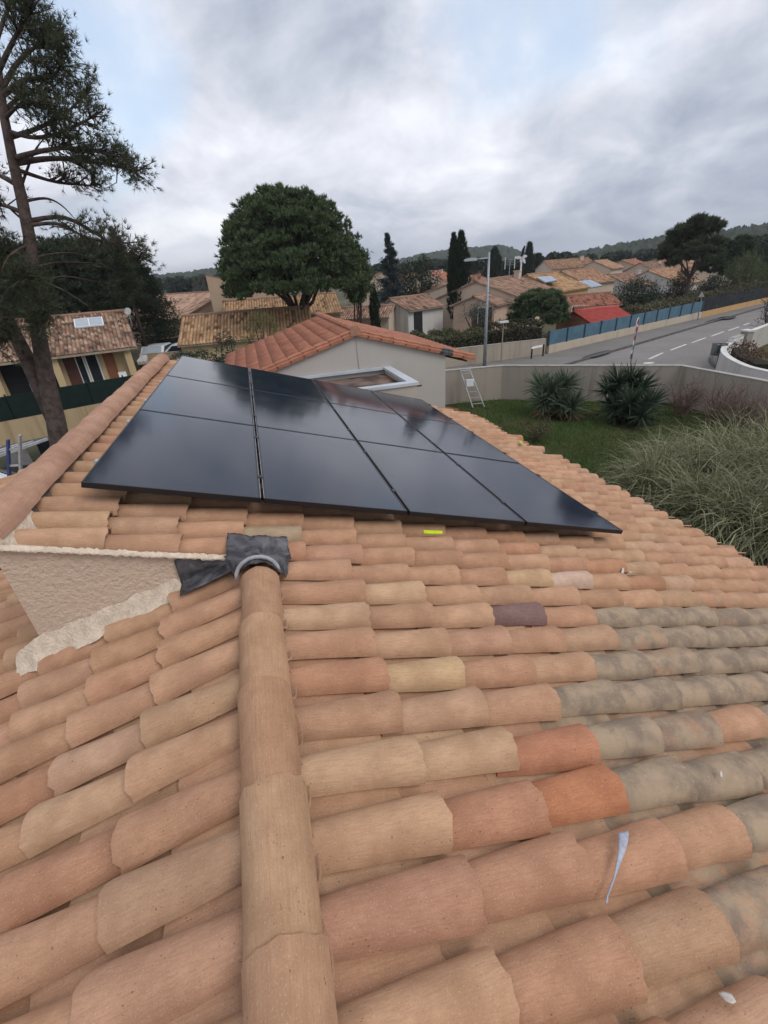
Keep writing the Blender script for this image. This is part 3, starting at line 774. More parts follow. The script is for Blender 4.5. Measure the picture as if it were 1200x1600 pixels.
# smooth it
def smooth_path(P, k=4):
    out = []
    for i in range(len(P) - 1):
        p0 = P[max(i - 1, 0)]; p1 = P[i]; p2 = P[i + 1]; p3 = P[min(i + 2, len(P) - 1)]
        for j in range(k):
            t = j / k; out.append(.5 * ((2 * p1) + (-p0 + p2) * t + (2 * p0 - 5 * p1 + 4 * p2 - p3) * t * t + (-p0 + 3 * p1 - 3 * p2 + p3) * t ** 3))
    return out + [P[-1]]
cws = smooth_path(cw)
wall_run('curved_wall', 'white curved wall with smooth coping around the corner plot', cws, ZG - .2, -3.42, .22, stucco('white_wall_render', (.52, .51, .49), .35, 14, .004), True, WHITEW, None, 1)
cw2 = [cw[-1], G(1164, 522, -3.15), ]
cw2 = [Vector((p.x, p.y, 0)) for p in cw2]
wall_run('stepped_wall', 'white stepped wall piece rising beside the curved corner wall', [cw2[0] + (cw2[1] - cw2[0]) * .03, cw2[1]], ZG - .2, -3.2, .22, WHITEW)
gpost = thing('gate_pillar', 'square grey gate pillar at the end of the white stepped wall', 'pillar', (cw2[1].x, cw2[1].y, ZG)); mb = MB(); c = cw2[1] + (cw2[1] - cw2[0]).normalized() * .3
mb.box((c.x, c.y, -3.8), (.4, .4, 1.5)); mb.build('shaft', stucco('grey_render', (.30, .27, .23), .3), gpost, True); mb = MB(); mb.box((c.x, c.y, -3.01), (.5, .5, .08)); mb.build('cap', WHITEW, gpost, True)
e = cw2[1] + (cw2[1] - cw2[0]).normalized() * .7
wall_run('plot_wall', 'white topped wall continuing uphill from the gate pillar', [e, Vector((*G(1235, 494, -3.1).xy, 0))], ZG - .2, -3.15, .22, stucco('dark_white_render', (.42, .40, .36), .5), True, WHITEW)
PLOT = gmat('plot_soil', (.06, .075, .03), (.10, .075, .045), (.055, .035, .025), .5)
pp = [c_ + Vector((.35, .0, 0)) for c_ in cws[4:]] + [e, Vector((*G(1235, 494, -3.1).xy, 0)), cws[0] + Vector((22, 6, 0)), cws[0] + Vector((6, -4, 0))]
struct(sheet('plot_ground', [(p.x, p.y) for p in pp], ZG + .12, PLOT))
# kerb round the corner pavement
ck = [G(*p, ZR) for p in ((1122, 577), (1114, 571), (1110, 563), (1114, 556), (1122, 551), (1131, 546))]
cks = smooth_path([Vector((p.x, p.y, 0)) for p in ck], 3)
m_ = MB()
cpv = cks + [cws[-6], cws[12], cws[4], cks[0] + Vector((2.5, -5, 0))]
m_.prism([(p.x, p.y, ZR - .03) for p in cpv], (0, 0, .12)); cp = struct(m_.build('corner_pavement', PAVE))
m_ = MB(); m_.tube([(p.x, p.y, ZR + .06) for p in cks], .09, 6); m_.build('kerb_edge', KERB, cp)
# ------------------------------------------------------------------ white annex behind the panels
YB, YE = 8.0, 13.3
AX_R, AX_RIDGE, AX_L = 5.60, 3.38, .62
RZ, ASL = -.13, R_(16.2)
annex = thing('annex_house', 'pale rendered annex house with orange tiled gable roof behind the solar panels', 'house', (3.4, YB, ZG))
AXW = stucco('annex_render', (.44, .415, .38), .12, 30, .002, .6)
def az(x, o=0.0): return RZ + o - abs(x - AX_RIDGE) * math.tan(ASL)
mb = MB(); mb.prism([(AX_L, YB, ZG - .2), (AX_R, YB, ZG - .2), (AX_R, YB, az(AX_R, -.17)), (AX_RIDGE, YB, RZ - .17), (AX_L, YB, az(AX_L, -.17))], (0, YE - YB, 0)); mb.build('wall', AXW, annex, True)
XR, XL = 6.36, .28
ROOFU = plain('roof_underside', (.12, .07, .045), .9, .3, 8)
for xe in (XL, XR):
    mb = MB(); mb.prism([(AX_RIDGE, YB + .03, RZ - .16), (xe, YB + .03, az(xe, -.16)), (xe, YB + .03, az(xe, -.08)), (AX_RIDGE, YB + .03, RZ - .08)], (0, YE - YB + .05, 0)); rd = mb.build('roof_slope', ROOFU, annex, True)
    # interlocking clay tiles laid in overlapping courses
    sgn = 1 if xe > AX_RIDGE else -1; L_ = abs(xe - AX_RIDGE) / math.cos(ASL); nc = 10; ex = L_ / nc
    DX = Vector((sgn * math.cos(ASL), 0, -math.sin(ASL))); NX = Vector((sgn * math.sin(ASL), 0, math.cos(ASL)))
    nr_ = 18; pw = (YE - YB + .04) / nr_; prof = [(0, .012), (.10, .034), (.22, .042), (.34, .034), (.44, .012), (.56, .005), (.9, .006), (1, .012)]
    me = None; tv = []; tf = []
    for k, (py_, pz) in enumerate(prof):
        for x, dz in ((0, 0), (ex + .05, .022), (ex + .05, .004)): tv.append((x, py_ * pw, pz + dz))
    for k in range(len(prof) - 1):
        a = 3 * k; tf += [(a, a + 1, a + 4, a + 3), (a + 1, a + 2, a + 5, a + 4)]
    if sgn < 0: pass
    tm = mesh_np('roof_tile', np.array(tv), np.array(tf), True); tm.materials.append(TILE)
    M3 = Matrix((DX, YV, NX)).transposed()
    if M3.determinant() < 0:
        pass
    for i in range(nc):
        for j in range(nr_):
            if sgn > 0 and (i, j) not in () and j > 6 and False: continue
            o = bpy.data.objects.new('roof_tile', tm); col.objects.link(o); o.parent = rd
            p = Vector((AX_RIDGE, YB + .02 + j * pw, RZ - .075)) + DX * (i * ex)
            o.matrix_basis = Matrix.Translation(p) @ M3.to_4x4()
            c = np.array((.35, .15, .098)) * rng.normal(1, .07); o.color = (*[float(max(.02, q)) for q in c], float(rng.uniform(0, .22)))
    # verge tiles along the front, two lapped lines
    for i in range(nc):
        x0 = i * ex
        A = Vector((AX_RIDGE, YB, RZ - .055)) + DX * x0
        mb = MB(); q = A + DX * (ex + .03) + NX * .018
        for (o1, z0, z1, dy0, dy1) in ((0, -.125, -.035, -.075, .02), (1, -.055, .022, -.045, .12)):
            mb.prism([A + YV * dy0 + NX * z0, A + YV * dy0 + NX * (z1 - .02), A + YV * (dy0 + .03) + NX * z1, A + YV * dy1 + NX * z1, A + YV * dy1 + NX * z0], DX * (ex + .025) + NX * .016)
        ob = mb.build('verge_tile', TILE, annex, True); ob.color = (*[float(q) for q in np.array((.38, .165, .102)) * rng.normal(1, .06)], .06)
        if sgn > 0 and i == 7: ob.data.materials[0] = LEAD
vm = [ridge_mesh(70 + i) for i in range(3)]
y = YB + .5; k = 0
while y < YE + .45:
    v, fq = vm[k % 3]; me = mesh_np('ridge_tile', v, fq, True); me.materials.append(TILE)
    o = link('ridge_tile', me, None, annex, True); o.matrix_basis = Matrix.Translation((AX_RIDGE, y, RZ - .045)) @ Matrix((-YV, Vector((1, 0, 0)), ZUP)).transposed().to_4x4(); o.color = (.42, .19, .12, .15); y += .4; k += 1
mb = MB(); mb.prism([(AX_RIDGE + .13 * math.cos(a), YB - .085, RZ - .17 + .23 * math.sin(a)) for a in [math.pi * i / 8 for i in range(9)]], (0, .14, 0)); o = mb.build('ridge_stop', TILE, annex, True); o.color = (.36, .19, .13, .3)
mb = MB(); mb.bar((AX_RIDGE, YB - .004, RZ - .2), (AX_RIDGE + .02, YB - .004, -1.05), .012); mb.build('lightning_cable', plain('grey_cable', (.33, .32, .30), .7), annex, True)
mb = MB(); mb.prism([(AX_R + .01, YB + .1, az(AX_R, -.24)), (XR - .12, YB + .1, az(XR, -.21)), (XR - .12, YB + .1, az(XR, -.17)), (AX_R + .01, YB + .1, az(AX_R, -.17))], (0, YE - YB - .1, 0)); mb.build('soffit', DARKWOOD, annex, True)
# light well with white coping between the two roofs
well = thing('light_well', 'white coped light well between the tiled roof and the pale annex', 'light well', (3.0, 7.0, ZG))
ZC = -1.06; wx0, wx1, wy0, wy1 = .6, 4.17, 5.97, YB - .004
WELLW = stucco('well_render', (.46, .42, .36), .1, 26, .003)
mb = MB(); mb.prism([(wx0, wy0 + .03, ZG), (wx1 - .03, wy0 + .03, ZG), (wx1 - .03, wy0 + .03, ZC - .07), (wx0, wy0 + .03, ZC - .07)], (0, .12, 0)); mb.build('front_wall', WELLW, well, True)
mb = MB(); mb.prism([(wx1 - .15, wy0 + .151, ZG), (wx1 - .03, wy0 + .151, ZG), (wx1 - .03, wy0 + .151, ZC - .07), (wx1 - .15, wy0 + .151, ZC - .07)], (0, wy1 - wy0 - .16, 0)); mb.build('side_wall', WELLW, well, True)
COP = plain('white_metal_coping', (.50, .55, .60), .35, .15, 2, .5)
def cop(poly):
    m = MB(); m.prism([(x, y_, ZC - .06) for x, y_ in poly], (0, 0, .06)); return m
cwid = .19
cop([(wx0, wy0), (wx1, wy0), (wx1 - cwid, wy0 + cwid), (wx0, wy0 + cwid)]).build('coping', COP, well, True)
cop([(wx1 + .001, wy0 + .002), (wx1 + .001, wy1), (wx1 - cwid, wy1), (wx1 - cwid, wy0 + cwid + .002)]).build('coping', COP, well, True)
cop([(wx0, wy1 - .07), (wx1 - cwid - .002, wy1 - .07), (wx1 - cwid - .002, wy1), (wx0, wy1)]).build('coping', COP, well, True)
m = Mat('dead_leaves_and_water', .35, .5); a = m.noise(1.2, 5, .6, None, .5); m.color(m.mix(m.ramp(a, .42, .6), (.035, .016, .012), (.20, .125, .095))); WB = m.m
mb = MB(); mb.box(((wx0 + wx1) / 2, (wy0 + wy1) / 2, ZC - .17), (wx1 - wx0 - .31, wy1 - wy0 - .2, .04)); mb.build('well_floor', WB, well, True)
mb = MB(); mb.box((wx1 + .06, wy0 + .22, ZC - .13), (.16, .03, .025)); mb.build('overflow_spout', DARKWOOD, well, True)

# ------------------------------------------------------------------ red earth patch and ladder by the garden wall
EARTH = gmat('red_earth', (.16, .075, .05), (.20, .10, .065), (.11, .06, .045), 1.2)
V = []; Fq = []; n = 16
c0, c1, c2, c3 = Vector((5.9, 12.0, 0)), Vector((8.2, 12.6, 0)), Vector((9.1, 14.9, 0)), Vector((6.2, 15.8, 0))
for i in range(n + 1):
    for j in range(n + 1):
        s, t = i / n, j / n; p = (c0 * (1 - s) + c1 * s) * (1 - t) + (c3 * (1 - s) + c2 * s) * t
        h = .45 * min(1, 4 * s * (1 - s) + .15) * min(1, 4 * t * (1 - t)) + rng.normal(0, .012)
        V.append((p.x, p.y, ZG - .03 + h))
for i in range(n):
    for j in range(n): a = i * (n + 1) + j; Fq.append((a, a + n + 1, a + n + 2, a + 1))
struct(link('earth_mound', mesh_np('earth_mound', np.array(V), np.array(Fq), True), EARTH))
def ladder(name, label, A, B, width, nr_, mats, side, stile=.05, extra=None):
    t = thing(name, label, 'ladder', A)
    A, B = Vector(A), Vector(B); s = Vector(side).normalized() * width / 2
    for sg, mt in zip((-1, 1), mats):
        mb = MB(); mb.bar(A + s * sg, B + s * sg * .8, stile, .025); mb.build('stile', mt, t, True)
    for i in range(nr_):
        f = (i + .7) / (nr_ + .2); p = A.lerp(B, f); w = 1 - .2 * f
        mb = MB(); mb.bar(p - s * w, p + s * w, .03, .03); mb.build('rung', mats[0], t, True)
    return t
lb = G(748, 637, ZG); wd = (WALL_PTS[2] - WALL_PTS[1]).normalized(); wn = Vector((wd.y, -wd.x, 0))
lA = Vector((9.75, 14.62, ZG)); lA2 = Vector((lb.x, lb.y, ZG)) 
dl = math.hypot(lb.x - CAM.x, lb.y - CAM.y)
pt = atd(727, 579, dl + .35)
lt = ladder('step_ladder', 'aluminium step ladder leaning on the grey garden wall', (lb.x, lb.y, ZG), pt, .5, 6, [ALU_DULL, ALU_DULL], wd, .06)
mid = Vector((lb.x, lb.y, ZG)).lerp(pt, .68); mb = MB(); mb.box(mid - wn * -.06, (.30, .06, .28), Matrix.Rotation(math.atan2(wd.y, wd.x), 3, 'Z')); mb.build('white_label', WHITE, lt, True)
mb = MB(); mb.bar(pt - wd * .22, pt + wd * .22, .09, .03); mb.build('top_step', ALU_DULL, lt, True)

# ------------------------------------------------------------------ plants
def leafmat(name, cA, cB, cC=None, rough=.6, transl=.15):
    m = Mat(name, rough, .25)
    g = m.n('ShaderNodeNewGeometry'); rnd = g.outputs['Random Per Island']
    big = m.noise(.8, 3, .6)
    c = m.mix(rnd, cA, cB)
    if cC: c = m.mix(m.ramp(big, .4, .7, 0, .7), c, cC)
    m.color(c)
    try:
        m.b.inputs['Transmission Weight'].default_value = 0
        d = m.n('ShaderNodeBsdfTranslucent'); m.put(c, d.inputs[0]); mx = m.n('ShaderNodeMixShader'); mx.inputs[0].default_value = transl
        o = [x for x in m.t.nodes if x.type == 'OUTPUT_MATERIAL'][0]
        m.l(m.b.outputs[0], mx.inputs[1]); m.l(d.outputs[0], mx.inputs[2]); m.l(mx.outputs[0], o.inputs[0])
    except Exception: pass
    return m.m
def nrm(a): return a / (np.linalg.norm(a, axis=1, keepdims=True) + 1e-9)
def blades(P, Dr, Ln, Wd, droop, seg, r, curve_dir=None):
    """arching strips: P (n,3) base, Dr (n,3) start direction, lengths, widths; droop pulls the tip down"""
    n = len(P); side = nrm(np.cross(Dr, r.normal(0, 1, (n, 3))))
    V = np.zeros((n, (seg + 1) * 2, 3)); p = P.copy(); d = Dr.copy(); st = (Ln / seg)[:, None]
    for k in range(seg + 1):
        w = (Wd * (1 - (k / seg) ** 2 * .92))[:, None]
        V[:, 2 * k] = p - side * w / 2; V[:, 2 * k + 1] = p + side * w / 2
        p = p + d * st; d = d.copy(); d[:, 2] -= droop * (1.0 + .5 * k) / seg; d = nrm(d)
    base = (np.arange(n) * (seg + 1) * 2)[:, None]
    Fq = np.concatenate([base + np.array([[2 * k, 2 * k + 1, 2 * k + 3, 2 * k + 2]]) for k in range(seg)])
    return V.reshape(-1, 3), Fq
def tufts(P, Dr, n, Ln, Wd, spread, r):
    """needle clusters: triangles fanning out from every point"""
    m = len(P); Pn = np.repeat(P, n, 0); d = nrm(np.repeat(Dr, n, 0) + r.normal(0, spread, (m * n, 3)))
    l = Ln * r.uniform(.6, 1.2, (m * n, 1)); s = nrm(np.cross(d, r.normal(0, 1, (m * n, 3)))) * Wd / 2
    V = np.stack([Pn - s, Pn + s, Pn + d * l], 1).reshape(-1, 3)
    return V, np.arange(m * n * 3).reshape(-1, 3)
def leaves(P, size, r, asp=.5, up=None):
    n = len(P); d = nrm(r.normal(0, 1, (n, 3)) if up is None else r.normal(0, 1, (n, 3)) + up); s = nrm(np.cross(d, r.normal(0, 1, (n, 3))))
    l = size * r.uniform(.6, 1.3, (n, 1)); V = np.stack([P - d * l * .5, P + s * l * asp * .5, P + d * l * .5, P - s * l * asp * .5], 1).reshape(-1, 3)
    return V, np.arange(n * 4).reshape(-1, 4)
def join(parts):
    Vs, Fs, b = [], {}, 0
    for v, f in parts:
        Vs.append(v); Fs.setdefault(f.shape[1], []).append(f + b); b += len(v)
    return np.concatenate(Vs), [np.concatenate(x) for x in Fs.values()]
BARK = plain('bark', (.075, .055, .045), .95, .5, 9, .2, 0, .02, 30)
BARKP = plain('pine_bark', (.105, .078, .068), .95, .55, 7, .2, 0, .04, 14)
TWIG = plain('bare_twigs', (.20, .135, .105), .9, .4, 9)
YUC = leafmat('yucca_leaf', (.030, .055, .030), (.135, .175, .115))
YUCD = leafmat('yucca_leaf_dark', (.018, .034, .020), (.055, .085, .050))
DEADLEAF = leafmat('dead_leaf', (.14, .095, .05), (.20, .14, .075))
PAMP = leafmat('arching_grass_leaf', (.072, .092, .040), (.40, .38, .235), (.16, .165, .085))
GRASSM = leafmat('lawn_grass', (.046, .105, .022), (.115, .175, .046), (.12, .125, .05))
def rosette(c, n, L_, W_, r, lowfrac=.35):
    th = r.uniform(0, 2 * math.pi, n); el = r.uniform(-lowfrac, 1.0, n) ** 1 * 1.35
    Dr = np.stack([np.cos(th) * np.cos(el), np.sin(th) * np.cos(el), np.sin(el)], 1)
    return blades(np.repeat([c], n, 0) + Dr * .04, Dr, r.uniform(.7, 1.1, n) * L_, np.full(n, W_), .18, 3, r)
def yucca(label, base_px, heads, matl, r, L_, W_):
    b = G(*base_px, ZG); dist = math.hypot(b.x - CAM.x, b.y - CAM.y); t = thing('yucca', label, 'plant', b)
    for (px, py, dd, n) in heads:
        h = atd(px, py, dist + dd); mb = MB(); mb.tube([(b.x + (h.x - b.x) * .4, b.y + (h.y - b.y) * .4, ZG - .05), (b.x + (h.x - b.x) * .8, b.y + (h.y - b.y) * .8, (h.z + ZG) / 2), h], [.07, .06, .05], 6); mb.build('stem', BARK, t, True, True)
        v, f = rosette(np.array(h), n, L_, W_, r); link('leaf_rosette', mesh_np('leaf_rosette', v, f), matl, t, True)
        hb = np.array([h.x, h.y, max(ZG + .25, h.z - .4)]); v, f = rosette(hb, n // 3, L_ * .7, W_, r, .9); link('dead_leaf_skirt', mesh_np('dead_leaf_skirt', v, f), DEADLEAF if matl is YUC else YUCD, t, True)
    return t
r1 = np.random.default_rng(21)
yucca('yucca with pale green sword leaves in front of the grey wall', (865, 650), [(862, 612, 0, 240), (846, 606, .3, 130), (882, 604, .4, 130), (893, 636, -.4, 150), (850, 628, -.2, 150), (875, 632, -.3, 120)], YUC, r1, .75, .055)
yucca('big dense dark yucca in front of the grey wall', (985, 660), [(966, 598, .1, 130), (1000, 608, .3, 120), (985, 630, -.5, 130), (952, 612, .2, 100), (1015, 632, -.1, 110), (962, 640, -.3, 100), (1003, 650, -.6, 80), (985, 596, .5, 100)], YUCD, r1, .72, .05)
# arching ornamental grass along the eave side
pam = [(1012, 790, 1.25), (1075, 775, 1.35), (1085, 830, 1.3), (1140, 790, 1.45), (1150, 855, 1.35), (1205, 800, 1.5), (1218, 872, 1.4), (1040, 748, 1.0), (1125, 740, 1.2), (1190, 745, 1.3), (1265, 830, 1.5)]
plc = ['next to the yucca side of the lawn', 'behind the front clumps', 'under the eave tile ends', 'in the middle of the bed', 'close below the eave', 'by the bare shrubs', 'lowest beside the eave', 'smallest at the lawn edge', 'before the bare shrubs', 'below the bent garden wall', 'outermost of the bed']
for (px, py, h), w in zip(pam, plc):
    b = G(px, py, ZG); n = 760; th = r1.uniform(0, 2 * math.pi, n); el = r1.uniform(.6, 1.5, n)
    lean = np.array([-.12, .02, 0])
    Dr = nrm(np.stack([np.cos(th) * np.cos(el), np.sin(th) * np.cos(el), np.sin(el)], 1) + lean)
    P = np.array(b) + np.concatenate([r1.normal(0, .16, (n, 2)), np.zeros((n, 1))], 1)
    v, f = blades(P, Dr, r1.uniform(.7, 1.25, n) * h * 1.45, r1.uniform(.012, .030, n), 1.15, 7, r1)
    t = thing('ornamental_grass', f'clump of arching ornamental grass {w}', 'grass clump', b, 0, 'arching grasses beside the lawn')
    link('leaves', mesh_np('leaves', v, f), PAMP, t, True)
# lawn grass
n = 150000
P = np.stack([r1.uniform(5.2, 16.2, n), r1.uniform(2.0, 15.4, n)], 1)
def left_of(a, b, P): return (b.x - a.x) * (P[:, 1] - a.y) - (b.y - a.y) * (P[:, 0] - a.x)
ok = np.ones(n, bool)
for i in (1, 2, 3, 4): ok &= left_of(WALL_PTS[i], WALL_PTS[i + 1], P) < -.02
yw = 6.5
ok &= ~((P[:, 0] < 9.0) & (P[:, 1] > 12.2))
dens = .5 + .5 * np.sin(P[:, 0] * 1.7 + np.sin(P[:, 1] * 1.3) * 2) * np.sin(P[:, 1] * 1.1 + 1)
for (px, py) in ((865, 652), (985, 665)):
    c = G(px, py, ZG); ok &= ((P[:, 0] - c.x) ** 2 + (P[:, 1] - c.y) ** 2 > .55)
ok &= r1.uniform(0, 1, n) < .35 + .65 * dens
P = P[ok]; n = len(P); P = np.concatenate([P, np.full((n, 1), ZG - .01)], 1)
Dr = nrm(r1.normal(0, .45, (n, 3)) + np.array([0, 0, 1]))
v, f = blades(P, Dr, r1.uniform(.05, .14, n), r1.uniform(.010, .02, n), .5, 2, r1)
o = link('lawn_grass', mesh_np('lawn_grass', v, f), GRASSM); tag(o, 'short winter grass covering the lawn inside the garden wall', 'grass', None, 'stuff')
# bare twiggy shrubs along the wall
def twigs(mb, p, d, L_, rad, depth, r, up=.25):
    q = p; pts = [p]; n = 3
    for i in range(n):
        d = (d + Vector(r.normal(0, .16, 3)) + Vector((0, 0, up * .25))).normalized(); q = q + d * (L_ / n); pts.append(q)
    mb.tube(pts, [rad * (1 - .55 * i / n) for i in range(n + 1)], 4 if depth > 0 else 3, cap=False)
    if depth > 0:
        for i in range(r.integers(3, 6)):
            k = r.uniform(.25, 1); b = pts[0].lerp(pts[-1], k) if True else q
            i0 = min(int(k * n), n - 1); b = pts[i0].lerp(pts[i0 + 1], k * n - i0)
            twigs(mb, b, (d + Vector(r.normal(0, .55, 3))).normalized(), L_ * r.uniform(.4, .65), rad * .5, depth - 1, r, up)
def bare_shrub(label, b, h, nst, r, name='bare_shrub', mat=TWIG, spread=.45, depth=2, rad=.02):
    t = thing(name, label, 'shrub', b, 0); mb = MB()
    for i in range(nst):
        a = r.uniform(0, 6.28); d = Vector((math.cos(a) * spread * r.uniform(.2, 1), math.sin(a) * spread * r.uniform(.2, 1), 1)).normalized()
        twigs(mb, Vector(b) + Vector((r.normal(0, .1), r.normal(0, .1), -.03)), d, h * r.uniform(.45, .75), rad, depth, r)
    mb.build('branches', mat, t, True, False, None, False); return t
for (px, py, h, lab) in ((1062, 652, 1.5, 'leafless twiggy shrub beside the big dark yucca'), (1112, 664, 1.7, 'leafless twiggy shrub at the bend of the garden wall'), (1160, 678, 1.75, 'leafless shrub of upright stems past the wall bend'), (1207, 690, 1.8, 'leafless shrub behind the tall arching grass')):
    b = G(px, py, ZG); bare_shrub(lab, (b.x, b.y, ZG), h, 22, r1, spread=.6)
# sparse low bush on the lawn
b = G(836, 690, ZG); t = thing('low_bush', 'sparse small leaved bush on the lawn near the eave', 'shrub', b); mb = MB(); pts = []
for i in range(26):
    a = r1.uniform(0, 6.28); d = Vector((math.cos(a) * .8, math.sin(a) * .8, r1.uniform(.6, 1.4))).normalized(); e_ = Vector(b) + d * r1.uniform(.5, .95)
    mb.tube([b, Vector(b).lerp(e_, .5) + Vector(r1.normal(0, .04, 3)), e_], [.012, .008, .004], 4, cap=False)
    for k in range(30): pts.append(np.array(Vector(b).lerp(e_, r1.uniform(.3, 1.05))) + r1.normal(0, .07, 3))
mb.build('branches', TWIG, t, True, False, None, False)
v, f = leaves(np.array(pts), .065, r1); link('foliage', mesh_np('foliage', v, f), leafmat('bush_leaf', (.05, .055, .025), (.10, .09, .05)), t, True)

# ------------------------------------------------------------------ street furniture
lp = thing('street_lamp', 'grey steel street lamp with a single arm behind the garden wall', 'street lamp', G(757, 572, ZG)); b = Vector(lp.location); dL = math.hypot(b.x - CAM.x, b.y - CAM.y)
tp = atd(762, 394, dL); mb = MB(); mb.tube([b, (b.x, b.y, b.z + 2.2), (b.x, b.y, tp.z)], [.11, .085, .06], 10); mb.build('pole', GALV, lp, True, True)
ar = atd(737, 406, dL - .2); top = Vector((b.x, b.y, tp.z - .28)); mb = MB(); mb.tube([top, top.lerp(ar, .5), ar + Vector((0, 0, .03))], [.045, .04, .04], 7); mb.build('arm', GALV, lp, True, True)
hd = (ar - top).normalized(); mb = MB(); mb.prism([ar + hd * a_ + Vector((0, 0, z_)) + hd.cross(ZUP) * -.12 for a_, z_ in ((-.25, -.06), (.35, -.05), (.42, .0), (.30, .08), (-.15, .10), (-.3, .04))], hd.cross(ZUP) * .24); mb.build('lamp_head', plain('lamp_head_grey', (.42, .45, .48), .4), lp, True)
# street sign seen almost edge on
b = G(984, 577, ZG); ns = thing('no_entry_sign', 'round red and white sign turned edge on with small plates on a thin post', 'sign', (b.x, b.y, ZR)); dS = math.hypot(b.x - CAM.x, b.y - CAM.y); tp = atd(992, 497, dS)
vd = Vector((b.x - CAM.x, b.y - CAM.y, 0)).normalized(); sd_ = Vector((vd.y, -vd.x, 0)); fa = (sd_ * .16 + vd * .985).normalized(); fx = Vector((fa.x, fa.y, 0)); fnm = Vector((-fx.y, fx.x, 0))
mb = MB(); mb.tube([(b.x, b.y, ZR), (b.x, b.y, tp.z)], .03, 7); mb.build('post', GALV, ns, True)
def disc(c, r_, th, mat, nm, n=18, off=0):
    m = MB(); m.prism([c + fx * (r_ * math.cos(6.2832 * i / n)) + ZUP * (r_ * math.sin(6.2832 * i / n)) + fnm * off for i in range(n)], fnm * th); return m.build(nm, mat, ns, True)
c = Vector((b.x, b.y, tp.z - .34)); disc(c, .36, .02, WHITE, 'sign_rim', 18, .03); disc(c, .33, .006, RED, 'sign_disc', 18, -.0 + .051); disc(c, .33, .006, RED, 'sign_disc', 18, .022)
for off in (.058, .015):
    m = MB(); m.prism([c + fx * x_ + ZUP * z_ + fnm * off for x_, z_ in ((-.25, -.06), (.25, -.06), (.25, .06), (-.25, .06))], fnm * .005); m.build('sign_bar', WHITE, ns, True)
for z_, hh, mt in ((.92, .22, RED), (1.16, .2, WHITE), (1.4, .2, GALV), (1.6, .16, WHITE), (1.82, .24, BLACKMETAL)):
    m = MB(); q = Vector((b.x, b.y, tp.z - z_)); m.prism([q + fx * x_ + ZUP * zz_ + fnm * .032 for x_, zz_ in ((-.2, -hh / 2), (.2, -hh / 2), (.2, hh / 2), (-.2, hh / 2))], fnm * .015); m.build('sign_plate', mt, ns, True)
# back of a rectangular sign by the corner
b = G(1119, 578, ZR); rs = thing('road_sign', 'grey back of a rectangular road sign on a post by the white curved wall', 'sign', b); dS = math.hypot(b.x - CAM.x, b.y - CAM.y)
P4 = [atd(1114, 536, dS), atd(1139, 536, dS + .5), atd(1132, 557, dS + .5), atd(1110, 555, dS)]; nn = (P4[1] - P4[0]).cross(P4[3] - P4[0]).normalized()
mb = MB(); mb.prism(P4, nn * .03); mb.build('sign_back', plain('sign_back_grey', (.13, .14, .14), .6), rs, True)
cc = (P4[0] + P4[1] + P4[2] + P4[3]) / 4; tv_ = -nn if nn.dot(cc - CAM) > 0 else nn
mb = MB(); mb.bar((b.x, b.y, ZR), (cc + tv_ * .05).lerp((P4[0] + P4[1]) / 2 + tv_ * .05, 1), .06); mb.build('post', plain('sign_post_dark', (.10, .105, .11), .6), rs, True)
for f in (.12, .85):
    a = P4[0].lerp(P4[3], f); e_ = P4[1].lerp(P4[2], f); mb = MB(); mb.bar(a.lerp(e_, .25) + tv_ * .05, a.lerp(e_, .75) + tv_ * .05, .03); mb.build('clamp_bar', ALU, rs, True)
# triangular sign back
b = G(1090, 500, ZG); ts = thing('warning_sign', 'pale back of a triangular warning sign standing at the end of the blue fence', 'sign', b); dS = math.hypot(b.x - CAM.x, b.y - CAM.y) - .5
T = [atd(1091, 464, dS), atd(1101, 464, dS), atd(1097, 455, dS)]; nn = (T[1] - T[0]).cross(T[2] - T[0]).normalized()
mb = MB(); mb.prism(T, nn * .02); mb.build('sign_plate', plain('sign_plate_pale', (.42, .40, .37), .6), ts, True)
mb = MB(); tt = (T[0] + T[1]) / 2; mb.bar((b.x, b.y, ZG - .1), tt + ZUP * .3, .07); mb.build('post', GALV, ts, True)
# white name board on two dark posts
a = G(830, 561, ZG); e_ = G(848, 557, ZG); nb = thing('name_board', 'white board on two short black posts beside the stained wall', 'sign', a); dS = math.hypot(a.x - CAM.x, a.y - CAM.y)
for p, py in ((a, 541), (e_, 538)):
    q = atd(830 if p is a else 848, py, math.hypot(p.x - CAM.x, p.y - CAM.y)); mb = MB(); mb.bar(p, (p.x, p.y, q.z), .07); mb.build('post', BLACKMETAL, nb, True)
q = atd(839, 542, dS + .2); mb = MB(); dr = (e_ - a); dr.z = 0; dr.normalize(); mb.box((q.x, q.y, q.z), ((e_ - a).length * .9, .03, .12), Matrix.Rotation(math.atan2(dr.y, dr.x), 3, 'Z')); mb.build('board', WHITE, nb, True)
b = G(783, 566, ZG); bp = thing('plate_post', 'thin post with small pale plate in front of the hedge', 'sign', (b.x, b.y, ZG)); tpp = atd(787, 503, math.hypot(b.x - CAM.x, b.y - CAM.y))
mb = MB(); mb.bar((b.x, b.y, ZG), (b.x, b.y, tpp.z), .05); mb.build('post', plain('post_beige', (.26, .24, .20), .7), bp, True)
mb = MB(); mb.box((b.x, b.y, tpp.z), (.55, .25, .10)); mb.build('plate', WHITEW, bp, True)
